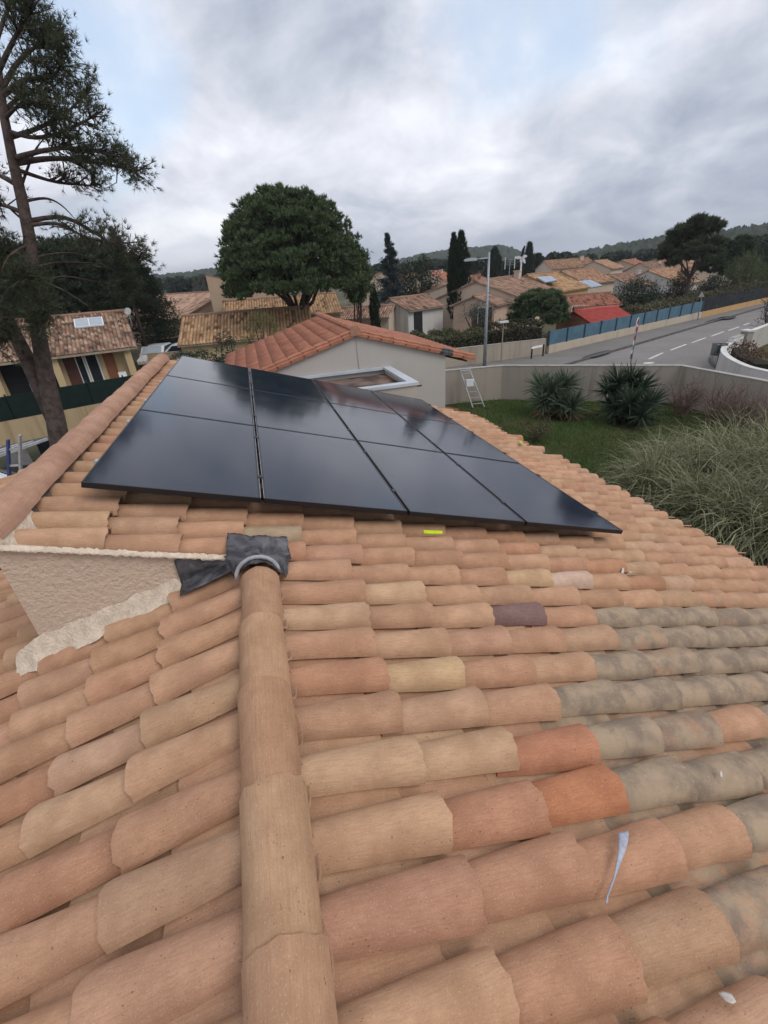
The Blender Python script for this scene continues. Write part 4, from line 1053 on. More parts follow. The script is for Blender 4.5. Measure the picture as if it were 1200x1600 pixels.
# ------------------------------------------------------------------ neighbouring houses
def roofmat(name, sc=1.0):
    m = Mat(name, .92, .2); a = m.n('ShaderNodeAttribute', attribute_name='tint'); t = a.outputs['Color']
    b = m.noise(.9, 6, .65); c = m.mix(m.ramp(b, .42, .72, 0, .55), t, m.mix(1.0, t, (.36, .34, .33), 'MULTIPLY'))
    f = m.noise(14, 4, .6); c = m.mix(m.ramp(f, .55, .75, 0, .4), c, (.13, .105, .085)); m.color(c); m.bump(f, .5, .02); return m.m
ROOFM = roofmat('weathered_roof_tiles')
rh = np.random.default_rng(5)
def slope_mesh(w, l, palette, r, pitch=.22, expo=.40, flip=False, dark=.0):
    """barrel-tile slope in local coords: x down the slope 0..w, y along the ridge 0..l, z normal"""
    nr_, nc = max(2, int(round(l / pitch))), max(2, int(round(w / expo))); pt = l / nr_; ex = w / nc
    prof = np.array([(0, -.005), (.18, .045), (.36, .062), (.54, .045), (.72, -.005), (1.0, -.005)])
    m = len(prof); V = np.zeros((nr_, nc, 2, m, 3))
    I = np.arange(nr_)[:, None, None, None]; J = np.arange(nc)[None, :, None, None]; E = np.array([0, 1.0])[None, None, :, None]
    V[..., 0] = (J + E) * ex + E * .02; V[..., 1] = (I + prof[None, None, None, :, 0]) * pt; V[..., 2] = prof[None, None, None, :, 1] + E * .018
    V[..., 1] += r.normal(0, .006, (nr_, nc, 1, 1)); V[..., 2] += r.normal(0, .004, (nr_, nc, 1, 1))
    base = (np.arange(nr_ * nc) * 2 * m)[:, None]
    Fq = np.stack([base[:, 0][:, None] + np.array([k for k in range(m - 1)]), base[:, 0][:, None] + m + np.arange(m - 1), base[:, 0][:, None] + m + 1 + np.arange(m - 1), base[:, 0][:, None] + 1 + np.arange(m - 1)], 2).reshape(-1, 4)
    cols = np.array(palette)[r.integers(len(palette), size=nr_ * nc)] * r.normal(1, .12, (nr_ * nc, 1))
    if dark: cols = np.where(r.uniform(0, 1, (nr_ * nc, 1)) < dark, cols * .42, cols)
    tint = np.repeat(np.concatenate([np.clip(cols, .02, .9), np.ones((len(cols), 1))], 1), m - 1, 0)
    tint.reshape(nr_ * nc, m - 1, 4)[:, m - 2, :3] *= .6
    return V.reshape(-1, 3), Fq, tint
PAL_O = [(.36, .205, .125), (.40, .24, .15), (.33, .18, .11), (.42, .27, .17)]
PAL_B = [(.27, .165, .115), (.31, .195, .14), (.24, .14, .10), (.34, .225, .165)]
PAL_R = [(.36, .15, .10), (.40, .18, .12), (.33, .14, .09)]
PAL_Y = [(.42, .27, .15), (.46, .29, .16), (.38, .22, .12)]
SHUT = {'blue': plain('blue_shutter', (.14, .24, .33), .6), 'green': plain('green_shutter', (.16, .27, .24), .6), 'brown': plain('brown_shutter', (.10, .04, .03), .7), 'white': WHITE}
def gable_house(name, label, loc, rz, w, l, eh, rhgt, wallm, pal, over=.35, wins=(), chim=(), cat='house', dark=.08, mono=None, posts=()):
    """ridge along local y; gables at y=-l/2 and l/2"""
    t = thing(name, label, cat, loc, rz); hw = w / 2
    mb = MB(); mb.prism([(-hw, -l / 2, -1.0), (hw, -l / 2, -1.0), (hw, -l / 2, eh - .05), (0, -l / 2, rhgt - .08), (-hw, -l / 2, eh - .05)], (0, l, 0)); mb.build('wall', wallm, t)
    a = math.atan2(rhgt - eh, hw); sl_ = (hw + over) / math.cos(a)
    Vs = []; Fs = []; Ts = []; b = 0
    for s in (1, -1):
        v, f, ti = slope_mesh(sl_, l + 2 * over * .5, pal, rh, dark=dark)
        X = np.array((s * math.cos(a), 0, -math.sin(a))); Yv = np.array((0, 1.0, 0)); Zn = np.array((s * math.sin(a), 0, math.cos(a)))
        q = np.outer(v[:, 0], X) + np.outer(v[:, 1] - l / 2 - over * .5, Yv) + np.outer(v[:, 2], Zn) + np.array((0, 0, rhgt + .03))
        Vs.append(q); Fs.append(f + b); b += len(q); Ts.append(ti)
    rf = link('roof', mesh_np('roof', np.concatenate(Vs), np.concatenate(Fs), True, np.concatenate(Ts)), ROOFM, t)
    mb = MB()
    for s in (1, -1):
        e_ = s * (hw + over); ze = rhgt - (hw + over) * math.tan(a); y0 = -l / 2 - over * .5 + .02
        mb.prism([(0, y0, rhgt - .06), (e_, y0, ze - .06), (e_, y0, ze + .012), (0, y0, rhgt + .012)], (0, l + over - .04, 0))
    mb.build('roof_slab', plain_cached('fascia_cream', (.34, .28, .21)), t)
    mb = MB(); n = max(3, int(l / .8)); mb.tube([(0, -l / 2 - over * .5 + (l + over) * i / n, rhgt + .05 + rh.normal(0, .01)) for i in range(n + 1)], .13, 8); rd = mb.build('ridge_cap', plain_cached('ridge_clay', pal[0]), t, False, True)
    for (face, pos, z0, z1, ww, sh) in wins:
        if face in '+-':                                        # long side walls (x = +-hw)
            sx = 1 if face == '+' else -1; X = Vector((0, 1, 0)); Nn = Vector((sx, 0, 0)); c = Vector((sx * hw, pos, (z0 + z1) / 2))
        else:
            sy = -1 if face == 'f' else 1; X = Vector((1, 0, 0)); Nn = Vector((0, sy, 0)); c = Vector((pos, sy * l / 2, (z0 + z1) / 2))
        hh = z1 - z0
        def rect(cx, ww_, h_, th, o): return MB().prism([c + X * (cx + a_ * ww_ / 2) + ZUP * (b_ * h_ / 2) + Nn * o for a_, b_ in ((-1, -1), (1, -1), (1, 1), (-1, 1))], Nn * th)
        wf = rect(0, ww, hh, .05, -.02).build('window', WHITE, t); rect(0, ww - .14, hh - .14, .02, .022).build('pane', GLASSD, wf)
        if sh:
            for q in (-1, 1): rect(q * (ww * .75), ww * .48, hh, .04, .004).build('shutter', SHUT[sh], t)
    for (x, y, h) in chim:
        mb = MB(); zc = rhgt - abs(x) * math.tan(a); mb.box((x, y, zc + h / 2 - .3), (.55, .55, h + .6)); mb.box((x, y, zc + h + .04), (.7, .7, .1)); mb.build('chimney', wallm, t)
    return t
_pc = {}
def plain_cached(nm, c):
    if nm not in _pc: _pc[nm] = plain(nm, c, .9, .3, 3)
    return _pc[nm]
def spot(px, py, dist, z=ZG):
    p = atd(px, py, dist); return Vector((p.x, p.y, z))
def view_az(p): return math.atan2(-(p.x - CAM.x), p.y - CAM.y)     # rotation that turns local +y along the line of sight
CREAM = stucco('cream_house_render', (.53, .43, .335), .15, 12, .003); PINK = stucco('pinkish_house_render', (.52, .38, .29), .15, 12, .003); OCHRE = stucco('ochre_house_render', (.52, .335, .125), .15, 12, .003)
WHITEH = stucco('white_house_render', (.52, .50, .475), .4, 12, .003); YELL = stucco('yellow_house_render', (.50, .38, .22), .2, 12, .003)
def H(name, label, px, dist, yaw, w, l, eh, rg, wallm, pal, **k):
    p = spot(px, 500, dist, k.pop('z', ZG)); return gable_house(name, label, p, view_az(p) + R_(yaw), w, l, eh, rg, wallm, pal, **k)
# white garage and houses across the street
H('garage', 'small white rendered garage with brown tiled gable roof beyond the annex', 640, 47, -42, 4.2, 5.0, 2.2, 3.05, WHITEH, PAL_B, over=.3, wins=[('+', -1.2, 0, 2.0, 1.4, None)])
H('house', 'beige gabled house right behind the small white garage', 698, 57, 8, 8.5, 7, 2.7, 3.85, stucco('beige_gable_render', (.47, .40, .33), .1, 12), PAL_B, over=.2)
H('house', 'cream house with covered veranda behind the street lamp', 775, 53, -24, 9.0, 10, 2.5, 3.95, CREAM, PAL_B, over=.3, wins=[('f', 1.6, .1, 2.1, 1.0, 'brown')], chim=[(.6, 3.5, .7)])
H('veranda', 'lean-to tiled veranda roof on a square pillar beside the olive tree', 752, 46.5, -24, 4.0, 3.6, 2.2, 2.85, PINK, PAL_B, over=.3, wins=[('f', .9, .1, 2.0, .9, 'brown')], cat='veranda')
def HR(label, A, B, w, drop, wallm, pal, name='house', **k):
    """house whose ridge runs from the near gable apex A = (px, py, distance) to B = (px, distance)"""
    a = atd(*A); b = atd(B[0], A[1], B[1]); d = Vector((b.x - a.x, b.y - a.y, 0)); l = d.length; c = Vector(((a.x + b.x) / 2, (a.y + b.y) / 2, ZG))
    rg = a.z - ZG; return gable_house(name, label, c, math.atan2(-d.x, d.y), w, l, rg - drop, rg, wallm, pal, **k)
HR('ochre yellow gabled house carrying a solar collector and wind turbine mast', (824, 430, 60), (868, 66), 8.5, 1.7, OCHRE, PAL_Y, over=.25)
HR('orange roofed house with wide panels just right of the ochre house', (878, 424, 77), (925, 82), 8, 1.6, CREAM, PAL_O, over=.3)
HR('low cream outbuilding with brown roof behind the red cabin', (884, 463, 54), (951, 56), 4.6, .8, CREAM, PAL_R, wins=[('+', -1.9, .1, 1.2, 1.3, None), ('f', 0, .1, 1.1, .9, None)])
HR('long pale house with low brown roof in the far row', (850, 408, 115), (918, 119), 9, 1.5, stucco('pale_house', (.56, .47, .41), .1), PAL_O, wins=[('+', -4, 1.5, 2.6, 1.0, None), ('+', 2, 1.5, 2.6, 1.0, None)], chim=[(1, 3, .7)])
HR('pale house with blank gable at the right end of the far row', (928, 408, 112), (948, 122), 7, 1.5, CREAM, PAL_O)
HR('cream gabled house with brown roof left of the dark evergreen shrub', (950, 430, 84), (998, 90), 9, 1.5, WHITEH, PAL_B, chim=[(1, 2, .6)])
HR('white gabled house with orange roof behind the dark evergreen shrub', (1013, 423, 86), (1048, 95), 10, 1.9, WHITEH, PAL_O, wins=[('f', -2, .8, 1.6, .9, 'green')])
HR('cream house with blank end wall behind the tall right pine', (1092, 413, 92), (1075, 102), 8, 1.5, CREAM, PAL_O, chim=[(-1, 3, .6)])
HR('pale tall house with blind upper wall left of the willow', (1126, 405, 100), (1108, 108), 7.5, 1.3, CREAM, PAL_O, wins=[('f', 0, 2.2, 3.2, 1.0, None)])
for (A, B, w, wallm, pal, lab) in (((972, 407, 140), (992, 146), 9, PINK, PAL_R, 'far house with reddish roof below the wooded ridge'), ((1000, 411, 124), (1035, 128), 9, CREAM, PAL_B, 'far house with long brown roof between the shrub and the ridge'), ((1026, 404, 155), (1048, 160), 10, PINK, PAL_R, 'far house with low red roof under the ridge'), ((1058, 408, 130), (1078, 138), 9, CREAM, PAL_O, 'far roof showing left of the tall right pine'), ((1140, 408, 140), (1165, 146), 9, CREAM, PAL_R, 'far house half hidden by the willow'), ((668, 425, 98), (690, 104), 7, CREAM, PAL_R, 'house with red roof and green shutters above the garage'), ((640, 428, 120), (652, 128), 8, PINK, PAL_O, 'far pale house behind the evergreen tree'), ((597, 424, 84), (612, 92), 7.5, CREAM, PAL_R, 'cream gabled house between the stone pine and the spruce'), ((728, 432, 105), (748, 110), 8, PINK, PAL_R, 'pink roofed house behind the twin cypress')):
    HR(lab, A, B, w, 1.5, wallm, pal, wins=[('f', 0, .8, 1.8, .9, 'green'), ('+', 1.2, .8, 1.8, .9, 'green')], chim=[(.8, 1.2, .5)])
# solar collectors on far roofs
COLL = plain('solar_collector_glass', (.20, .27, .36), .25, .2, 2, .5)
def far_panel(label, P, n, name='solar_collector'):
    t = thing(name, label, 'solar panel', P[0]); m = MB(); nn = (P[1] - P[0]).cross(P[3] - P[0]).normalized(); nn = nn if nn.z > 0 else -nn
    m.prism(P, nn * -.12); m.build('frame', ALU, t, True)
    for i in range(n):
        a, b = (i + .06) / n, (i + .94) / n; m = MB(); Q = [P[0].lerp(P[1], a), P[0].lerp(P[1], b), P[3].lerp(P[2], b), P[3].lerp(P[2], a)]; cq = sum(Q, Vector()) / 4; Q = [cq + (q - cq) * .97 + nn * .004 for q in Q]; m.prism(Q, nn * .01); m.build('collector_glass', COLL, t, True)
far_panel('pale blue solar collector tilted on the ochre house roof', [atd(838, 433, 59.5), atd(860, 431, 61.5), atd(871, 438, 58.5), atd(853, 441, 56.5)], 2)
far_panel('left bank of pale solar panels on the orange roofed house', [atd(888, 443, 70), atd(898, 440, 72), atd(916, 450, 68), atd(902, 452, 67)], 2)
far_panel('right bank of pale solar panels on the orange roofed house', [atd(898, 440, 72), atd(922, 437, 74), atd(942, 446, 70), atd(918, 450, 68)], 3)
# wind turbine
b = spot(812, 446, 61, -1.2); wt = thing('wind_turbine', 'small white wind turbine on a mast beside the ochre house', 'wind turbine', b); hub = atd(815, 402, 61); hub = Vector((b.x, b.y, hub.z))
mb = MB(); mb.tube([b - ZUP * 3, hub], [.13, .09], 7); mb.build('mast', WHITE, wt, True)
vd = Vector((hub.x - CAM.x, hub.y - CAM.y, 0)).normalized(); sx = Vector((vd.y, -vd.x, 0))
mb = MB(); mb.tube([hub - vd * .4, hub + vd * .5], [.16, .10], 8); mb.build('nacelle', WHITE, wt, True)
for k, (a_, ln, mt) in enumerate(((R_(78), 1.15, plain('dark_tail_vane', (.02, .022, .035), .6)), (R_(178), .75, WHITE), (R_(8), .6, WHITE), (R_(-55), .75, WHITE), (R_(-100), .5, WHITE))):
    d = sx * math.cos(a_) + ZUP * math.sin(a_); nrm_ = sx * -math.sin(a_) + ZUP * math.cos(a_); mb = MB(); q = hub - vd * .42
    mb.prism([q + nrm_ * .10, q + d * ln * .6 + nrm_ * .19, q + d * ln + nrm_ * .05, q + d * ln - nrm_ * .07, q + d * ln * .5 - nrm_ * .15, q - nrm_ * .08], vd * .03); mb.build('tail_vane' if k == 0 else 'blade', mt, wt, True)
# television aerial with a chimney pot beside it
b = spot(795, 440, 57, -.7); ta = thing('tv_aerial', 'television aerial on the cream veranda house roof', 'aerial', b); tp = atd(796, 404, 57); mb = MB(); mb.bar((b.x, b.y, -1.2), (b.x, b.y, tp.z), .06); mb.build('mast', GALV, ta, True)
for k in range(4):
    z_ = tp.z - .1 - k * .16; mb = MB(); q = Vector((b.x, b.y, z_)); mb.bar(q - sx * .5, q + sx * .5, .04); mb.build('aerial_bar', GALV, ta, True)
for s_ in (-.5, .5):
    mb = MB(); mb.bar(Vector((b.x, b.y, tp.z + .15)) + sx * s_, Vector((b.x, b.y, tp.z - 1.0)) + sx * s_, .05); mb.build('aerial_bar', WHITE, ta, True)
# red roofed timber cabin behind the blue fence
cab = HR('small timber cabin with bright red roof behind the blue fence', (899, 487, 41), (962, 43.5), 4.4, .72, plain('cabin_timber', (.33, .15, .095), .8, .35, 6), [(.42, .065, .05)], name='cabin', over=.3, wins=[('f', -.95, -.25, .35, .42, 'blue'), ('f', .6, -.25, .35, .42, 'blue')], cat='cabin', dark=0)
REDROOF = plain('red_felt_roof', (.40, .07, .055), .7, .2, 3)
for ch in cab.children:
    if ch.name.startswith(('roof', 'ridge')): ch.data.materials.clear(); ch.data.materials.append(REDROOF)

# ------------------------------------------------------------------ left side: veranda house, wall, fence
pB = spot(201, 540, 34.0); los = Vector((pB.x - CAM.x, pB.y - CAM.y, 0)).normalized(); prp = Vector((los.y, -los.x, 0)); Lh = 20.0
pA = pB - prp * Lh; dAB = pB - pA; rzv = math.atan2(dAB.y, dAB.x); back = Vector((-dAB.y, dAB.x, 0)).normalized(); wv = 9.4
mid = (pA + pB) / 2; c = mid + back * (wv / 2 + .9)
z0 = -4.6
vh = gable_house('house', 'yellow rendered house with long mottled tile roof and skylight behind the tall pine', (c.x, c.y, z0), rzv - math.pi / 2, wv, Lh, 2.6, 4.2, YELL, [(.30, .18, .125), (.36, .235, .165), (.26, .15, .10), (.42, .29, .21)], over=.9, dark=.28, wins=[('+', Lh / 2 - 2.3, .1, 2.2, .7, None), ('+', Lh / 2 - 2.95, .1, 2.2, .48, None), ('+', Lh / 2 - 8.6, .2, 2.1, 1.4, None)])
CH = lambda: None
# porch pillars, doors and skylight, in house coordinates (+x faces us)
for yy in (Lh / 2 - .2, Lh / 2 - 4.2, Lh / 2 - 7.3):
    mb = MB(); mb.box((wv / 2 + .55, yy, 1.15), (.36, .38, 2.3)); mb.build('porch_pillar', YELL, vh)
for (yy, ww, hh, mt) in ((Lh / 2 - 3.5, .65, 2.2, SHUT['brown']), (Lh / 2 - 4.9, 1.0, 2.2, DARK), (Lh / 2 - 1.35, .6, 2.2, plain('terracotta_door', (.26, .10, .05), .8)), (Lh / 2 - 6.4, 1.3, 2.1, DARK)):
    mb = MB(); mb.box((wv / 2 + .03, yy, hh / 2), (.05, ww, hh)); mb.build('door', mt, vh)
mb = MB(); mb.bar((wv / 2 + .9, -Lh / 2, 2.24), (wv / 2 + .9, Lh / 2, 2.24), .10); mb.build('gutter', plain_cached('fascia_cream', (.34, .28, .21)), vh)
a_ = math.atan2(1.6, wv / 2); q = Vector((1.6, Lh / 2 - 1.9, 4.2 - 1.6 * math.tan(a_) + .14)); Mr = Matrix.Rotation(a_, 3, 'Y'); mb = MB(); mb.box(q, (1.35, 1.7, .10), Mr); sk = mb.build('skylight', WHITE, vh)
GLB = plain('skylight_glass', (.33, .38, .43), .12, .1, 2, .5)
for s_ in (-.41, .41):
    mb = MB(); mb.box(q + Mr @ Vector((0, s_, .054)), (1.22, .76, .01), Mr); mb.build('pane', GLB, sk)
for k_, yy in enumerate((Lh / 2 - .85, Lh / 2 - 5.6)):
    gc = thing('garden_chair', ['white garden chair on the porch by the corner pillar', 'pale garden chair on the porch left of the middle pillar'][k_], 'chair', vh.matrix_basis @ Vector((wv / 2 + .95, yy, 0)), vh.rotation_euler.z)
    mb = MB(); mb.box((0, 0, .42), (.45, .45, .04)); mb.build('seat', WHITE, gc); mb = MB(); mb.box((-.2, 0, .7), (.04, .45, .5)); mb.build('backrest', WHITE, gc)
    for sx_ in (-1, 1):
        for sy_ in (-1, 1): mb = MB(); mb.bar((sx_ * .2, sy_ * .2, 0), (sx_ * .2, sy_ * .2, .42), .04); mb.build('leg', WHITE, gc)
dsh = thing('satellite_dish', 'small satellite dish at the gable end of the yellow veranda house', 'dish', atd(200, 487, 38)); mb = MB(); cpt = Vector(dsh.location); nrm_ = Vector((-.3, -.9, .3)).normalized(); ux = nrm_.cross(ZUP).normalized(); uy_ = ux.cross(nrm_)
ring = [[cpt + (ux * math.cos(6.283 * i / 14) + uy_ * math.sin(6.283 * i / 14)) * rr_ + nrm_ * (rr_ ** 2 * .5) for i in range(14)] for rr_ in (.06, .16, .25)]
Vv = [p for rg_ in ring for p in rg_] + [cpt]; Ff = [(k * 14 + i, k * 14 + (i + 1) % 14, (k + 1) * 14 + (i + 1) % 14, (k + 1) * 14 + i) for k in range(2) for i in range(14)] + [(42, (i + 1) % 14, i) for i in range(14)]
mb.add(Vv, Ff); o = mb.build('dish', plain_cached('dish_grey', (.45, .44, .42)), dsh, True, True); o.modifiers.new('t', 'SOLIDIFY').thickness = .02
mb = MB(); mb.bar(cpt - nrm_ * .02, cpt - ZUP * .9, .05); mb.build('bracket', GALV, dsh, True)
# ochre wall with the green mesh fence in front
wA, wB = spot(-60, 640, 21.2), spot(250, 600, 21.6)
wA.z = wB.z = 0; zb, zt_ = -3.78, -2.96
wl = wall_run('boundary_wall', 'ochre stained boundary wall under the green mesh fence', [wA, wB], zb, zt_, .2, stucco('ochre_stained_wall', (.50, .375, .22), .7, 14, .004, 2.2), False)
mb = MB(); dW = (wB - wA).normalized(); nW = Vector((dW.y, -dW.x, 0)); mb.prism([(wA.x, wA.y, zb - .16), (wB.x, wB.y, zb - .16), (wB.x, wB.y, zb - .002), (wA.x, wA.y, zb - .002)], -nW * .5 + nW * 0); mb.build('slab_edge', plain_cached('slab_grey', (.24, .235, .22)), wl, True)
gf = thing('mesh_fence', 'dark green mesh screen fence on top of the ochre wall', 'fence', (wA.x, wA.y, zt_)); Lw = (wB - wA).length; nb = 5
for i in range(nb):
    a = wA + dW * (Lw * i / nb) ; e_ = wA + dW * (Lw * (i + 1) / nb - .03)
    mb = MB(); mb.prism([(a.x, a.y, zt_ + .01), (e_.x, e_.y, zt_ + .01), (e_.x, e_.y, zt_ + .84), (a.x, a.y, zt_ + .84)], -nW * .03); mb.build('mesh_panel', GREENMESH, gf, True)
for i in range(nb + 1):
    a = wA + dW * (Lw * i / nb) - nW * .06; mb = MB(); mb.bar((a.x, a.y, zt_), (a.x, a.y, zt_ + .9), .05); mb.build('post', BLACKMETAL, gf, True)
# dark garage front below the slab
gd = thing('lower_garage', 'dark blue black garage front under the grey slab behind the pine trunk', 'garage', (wA.x, wA.y, ZG - 1)); q0 = -nW * .05
A_, B_ = wA + dW * 1.6, wB; NAVY = plain('navy_black_door', (.010, .011, .018), .6, .3, 3)
mb = MB(); mb.prism([(p_.x + q0.x, p_.y + q0.y, z_) for p_, z_ in ((A_, ZG - 1.2), (B_, ZG - 1.2), (B_, zb - .165), (A_, zb - .165))], -nW * .3); mb.build('door', NAVY, gd, True)
for i in range(5):
    p_ = A_ + (B_ - A_) * (i / 4) - nW * .02; mb = MB(); mb.bar((p_.x, p_.y, ZG - 1.2), (p_.x, p_.y, zb - .17), .07); mb.build('door_rib', NAVY, gd, True)
p_ = wA + dW * .9; mb = MB(); mb.prism([(p_.x - .35, p_.y, ZG - 1.2), (p_.x + .45, p_.y - .1, ZG - 1.2), (p_.x + .38, p_.y - .1, zb - .17), (p_.x - .35, p_.y, zb - .17)], nW * .3); mb.build('pillar', plain_cached('slab_grey', (.24, .235, .22)), gd, True)
struct(sheet('driveway', [(q_.x, q_.y) for q_ in (wA - dW * 4 + nW * .02, wB + nW * .02, spot(150, 700, 10.5), spot(-160, 700, 10.5))], ZG - .145, asphalt('dark_driveway', (.022, .022, .027))))
# white van with a loaded roof rack
vp = spot(-78, 740, 13.6, ZG - .12); van = thing('van', 'white van with a loaded ladder rack parked below the roof', 'van', vp, view_az(vp) + R_(-78))
VW = plain('white_van_paint', (.62, .64, .66), .3, .1, 2, .5)
side = [(-2.4, .45), (2.2, .45), (2.35, .75), (2.2, 1.05), (1.55, 1.25), (.75, 1.88), (.3, 1.95), (-2.3, 1.95), (-2.45, 1.5)]
mb = MB(); mb.prism([(-.92, y_, z_) for y_, z_ in side], (1.84, 0, 0)); o = mb.build('body', VW, van); bv = o.modifiers.new('b', 'BEVEL'); bv.width = .07; bv.segments = 3
mb = MB(); mb.prism([(-.78, 1.52, 1.30), (.78, 1.52, 1.30), (.70, .82, 1.85), (-.70, .82, 1.85)], Vector((0, .02, .025))); mb.build('windscreen', GLASSD, van)
for s_ in (-1, 1):
    mb = MB(); mb.prism([(s_ * .925, 1.35, 1.22), (s_ * .925, .35, 1.22), (s_ * .90, .35, 1.75), (s_ * .90, .8, 1.75)], (s_ * .01, 0, 0)); mb.build('side_window', GLASSD, van)
    mb = MB(); mb.box((s_ * 1.05, 1.25, 1.25), (.2, .12, .24)); mb.build('mirror', BLACKMETAL, van)
    for y_ in (-1.5, 1.45):
        mb = MB(); mb.tube([(s_ * .72, y_, .33), (s_ * .94, y_, .33)], .33, 16); w_ = mb.build('wheel', BLACKMETAL, van, False, False); mb = MB(); mb.tube([(s_ * .93, y_, .33), (s_ * .95, y_, .33)], .2, 12); mb.build('rim', ALU_DULL, w_)
for y_ in (-1.9, -.8, .2):
    mb = MB(); mb.bar((-.85, y_, 2.12), (.85, y_, 2.12), .05); mb.bar((-.82, y_, 1.93), (-.82, y_, 2.12), .05); mb.bar((.82, y_, 1.93), (.82, y_, 2.12), .05); mb.build('rack_bar', ALU, van)
for i, x_ in enumerate((-.7, -.35, .1, .45, .75)):
    pl = thing('rack_load', ['silver pipe on the van rack, outermost', 'silver pipe on the van rack beside the outermost', 'folded ladder rail on the van rack', 'long aluminium tube on the van rack', 'thin tube at the inner edge of the van rack'][i], 'pipe', van.matrix_basis @ Vector((x_, 0, 2.16)), van.rotation_euler.z)
    mb = MB(); mb.bar((0, -2.5, .02), (.05, 1.0 + .2 * i, .06 + .05 * i), .06); mb.build('tube', ALU if i % 2 else ALU_DULL, pl)
    mb = MB(); mb.box((0, -2.5, .02), (.08, .06, .08)); mb.build('end_cap', BLACKMETAL, pl)
# access ladder standing at the far verge of the left slope
def lad_pt(px, py, Y):
    d = ray(px, py); t_ = (Y - CAM.y) / d.y; return CAM + d * t_
t1, t2 = lad_pt(12.5, 687, 6.05), lad_pt(30.5, 680, 6.05); b1, b2 = lad_pt(15, 760, 6.05), lad_pt(33, 750, 6.05)
al = thing('access_ladder', 'ladder with one blue and one grey stile standing at the left roof edge', 'ladder', Vector((b1.x, 6.3, ZG)))
for (tt_, bb_, mt) in ((t1, b1, BLUESTILE), (t2, b2, ALU_DULL)):
    d = (bb_ - tt_).normalized(); mb = MB(); mb.bar(tt_, tt_ + d * 3.9, .085, .03); mb.build('stile', mt, al, True)
for k in range(12):
    a = t1 + (b1 - t1).normalized() * (.18 + .3 * k); e_ = t2 + (b2 - t2).normalized() * (.25 + .3 * k); mb = MB(); mb.bar(a, e_, .03); mb.build('rung', ALU_DULL, al, True)
# houses and roofs left of and behind the annex
pg = spot(385, 500, 33); gable_house('outbuilding', 'outbuilding with straw coloured tile roof left of the annex', spot(388, 500, 35.5), view_az(pg) + R_(84), 6.0, 8.4, 2.1, 3.45, YELL, PAL_Y, over=.3, dark=.1)
gable_house('house', 'wide tiled house with long orange roof under the stone pine', spot(440, 480, 45), view_az(pg) + R_(86), 7, 9.6, 2.6, 3.85, CREAM, PAL_Y, over=.3, dark=.1)
tb = thing('tower_block', 'tall blank beige house block with sloping top left of the stone pine', 'house', spot(375, 480, 47)); q = [atd(335, 492, 46), atd(440, 492, 46)]; ztop = [atd(335, 430, 46).z, atd(440, 455, 46).z]
mb = MB(); nb_ = Vector((q[0].x - CAM.x, q[0].y - CAM.y, 0)).normalized(); mb.prism([(q[0].x, q[0].y, ZG - 1), (q[1].x, q[1].y, ZG - 1), (q[1].x, q[1].y, ztop[1]), (q[0].x, q[0].y, ztop[0])], nb_ * 8); mb.build('wall', stucco('beige_block_render', (.46, .35, .25), .08, 10), tb, True)
mb = MB(); mb.prism([(q[0].x, q[0].y, ztop[0] + .002), (q[1].x, q[1].y, ztop[1] + .002), (q[1].x, q[1].y, ztop[1] + .14), (q[0].x, q[0].y, ztop[0] + .14)], nb_ * 8); mb.build('roof_edge', plain_cached('ridge_clay', PAL_O[0]), tb, True)
gable_house('house', 'low pinkish house with broad flat looking roof behind the cedar', spot(285, 470, 62), view_az(pg) + R_(40), 12, 15, 2.6, 4.4, PINK, [(.40, .26, .19), (.43, .285, .21)], over=.5, dark=.05, wins=[('f', 3, .4, 2.1, 2.4, None)], z=0) if False else gable_house('house', 'low pinkish house with broad flat looking roof behind the cedar', spot(290, 470, 62), view_az(pg) + R_(40), 12, 15, 2.6, 4.5, PINK, [(.40, .26, .19), (.43, .285, .21)], over=.5, dark=.05, wins=[('f', 3, .4, 2.1, 2.4, None)])
gable_house('house', 'brown roofed house glimpsed behind the little dark cypress', spot(574, 500, 45), view_az(pg) + R_(60), 4, 5, 1.9, 2.55, CREAM, PAL_B)
# courtyard with two parked cars between the houses
ywall = [spot(222, 530, 38.0), spot(300, 525, 36.5)]; ywall = [Vector((p_.x, p_.y, 0)) for p_ in ywall]
wall_run('courtyard_wall', 'low sandy courtyard wall in front of the two parked cars', ywall, ZG - .5, ZG + 1.2, .2, stucco('sandy_wall', (.42, .33, .22), .3, 12), True)
def car(label, loc, rz, paint):
    t = thing('parked_car', label, 'car', loc, rz)
    prof = [(-2.0, .35), (2.0, .35), (2.05, .7), (1.2, .88), (.45, 1.42), (-1.2, 1.45), (-1.95, .95)]
    mb = MB(); mb.prism([(-.85, y_, z_) for y_, z_ in prof], (1.7, 0, 0)); o = mb.build('body', paint, t); bv = o.modifiers.new('b', 'BEVEL'); bv.width = .1; bv.segments = 3
    mb = MB(); mb.prism([(-.72, 1.14, .94), (.72, 1.14, .94), (.64, .5, 1.40), (-.64, .5, 1.40)], Vector((0, .02, .03))); mb.build('windscreen', GLB, t)
    for s_ in (-1, 1):
        mb = MB(); mb.prism([(s_ * .855, .95, .92), (s_ * .855, -1.5, .95), (s_ * .85, -1.1, 1.36), (s_ * .85, .42, 1.36)], (s_ * .01, 0, 0)); mb.build('side_window', GLASSD, t)
        for y_ in (-1.25, 1.25):
            mb = MB(); mb.tube([(s_ * .66, y_, .31), (s_ * .87, y_, .31)], .31, 14); mb.build('wheel', BLACKMETAL, t)
    return t
p_ = spot(240, 535, 40.0, ZG + .1); car('white parked car showing its windscreen over the sandy wall', p_, view_az(p_) + R_(160), VW)
p_ = spot(280, 530, 39.5, ZG + .1); car('white parked car with its roof showing beside the straw roofed outbuilding', p_, view_az(p_) + R_(75), VW)
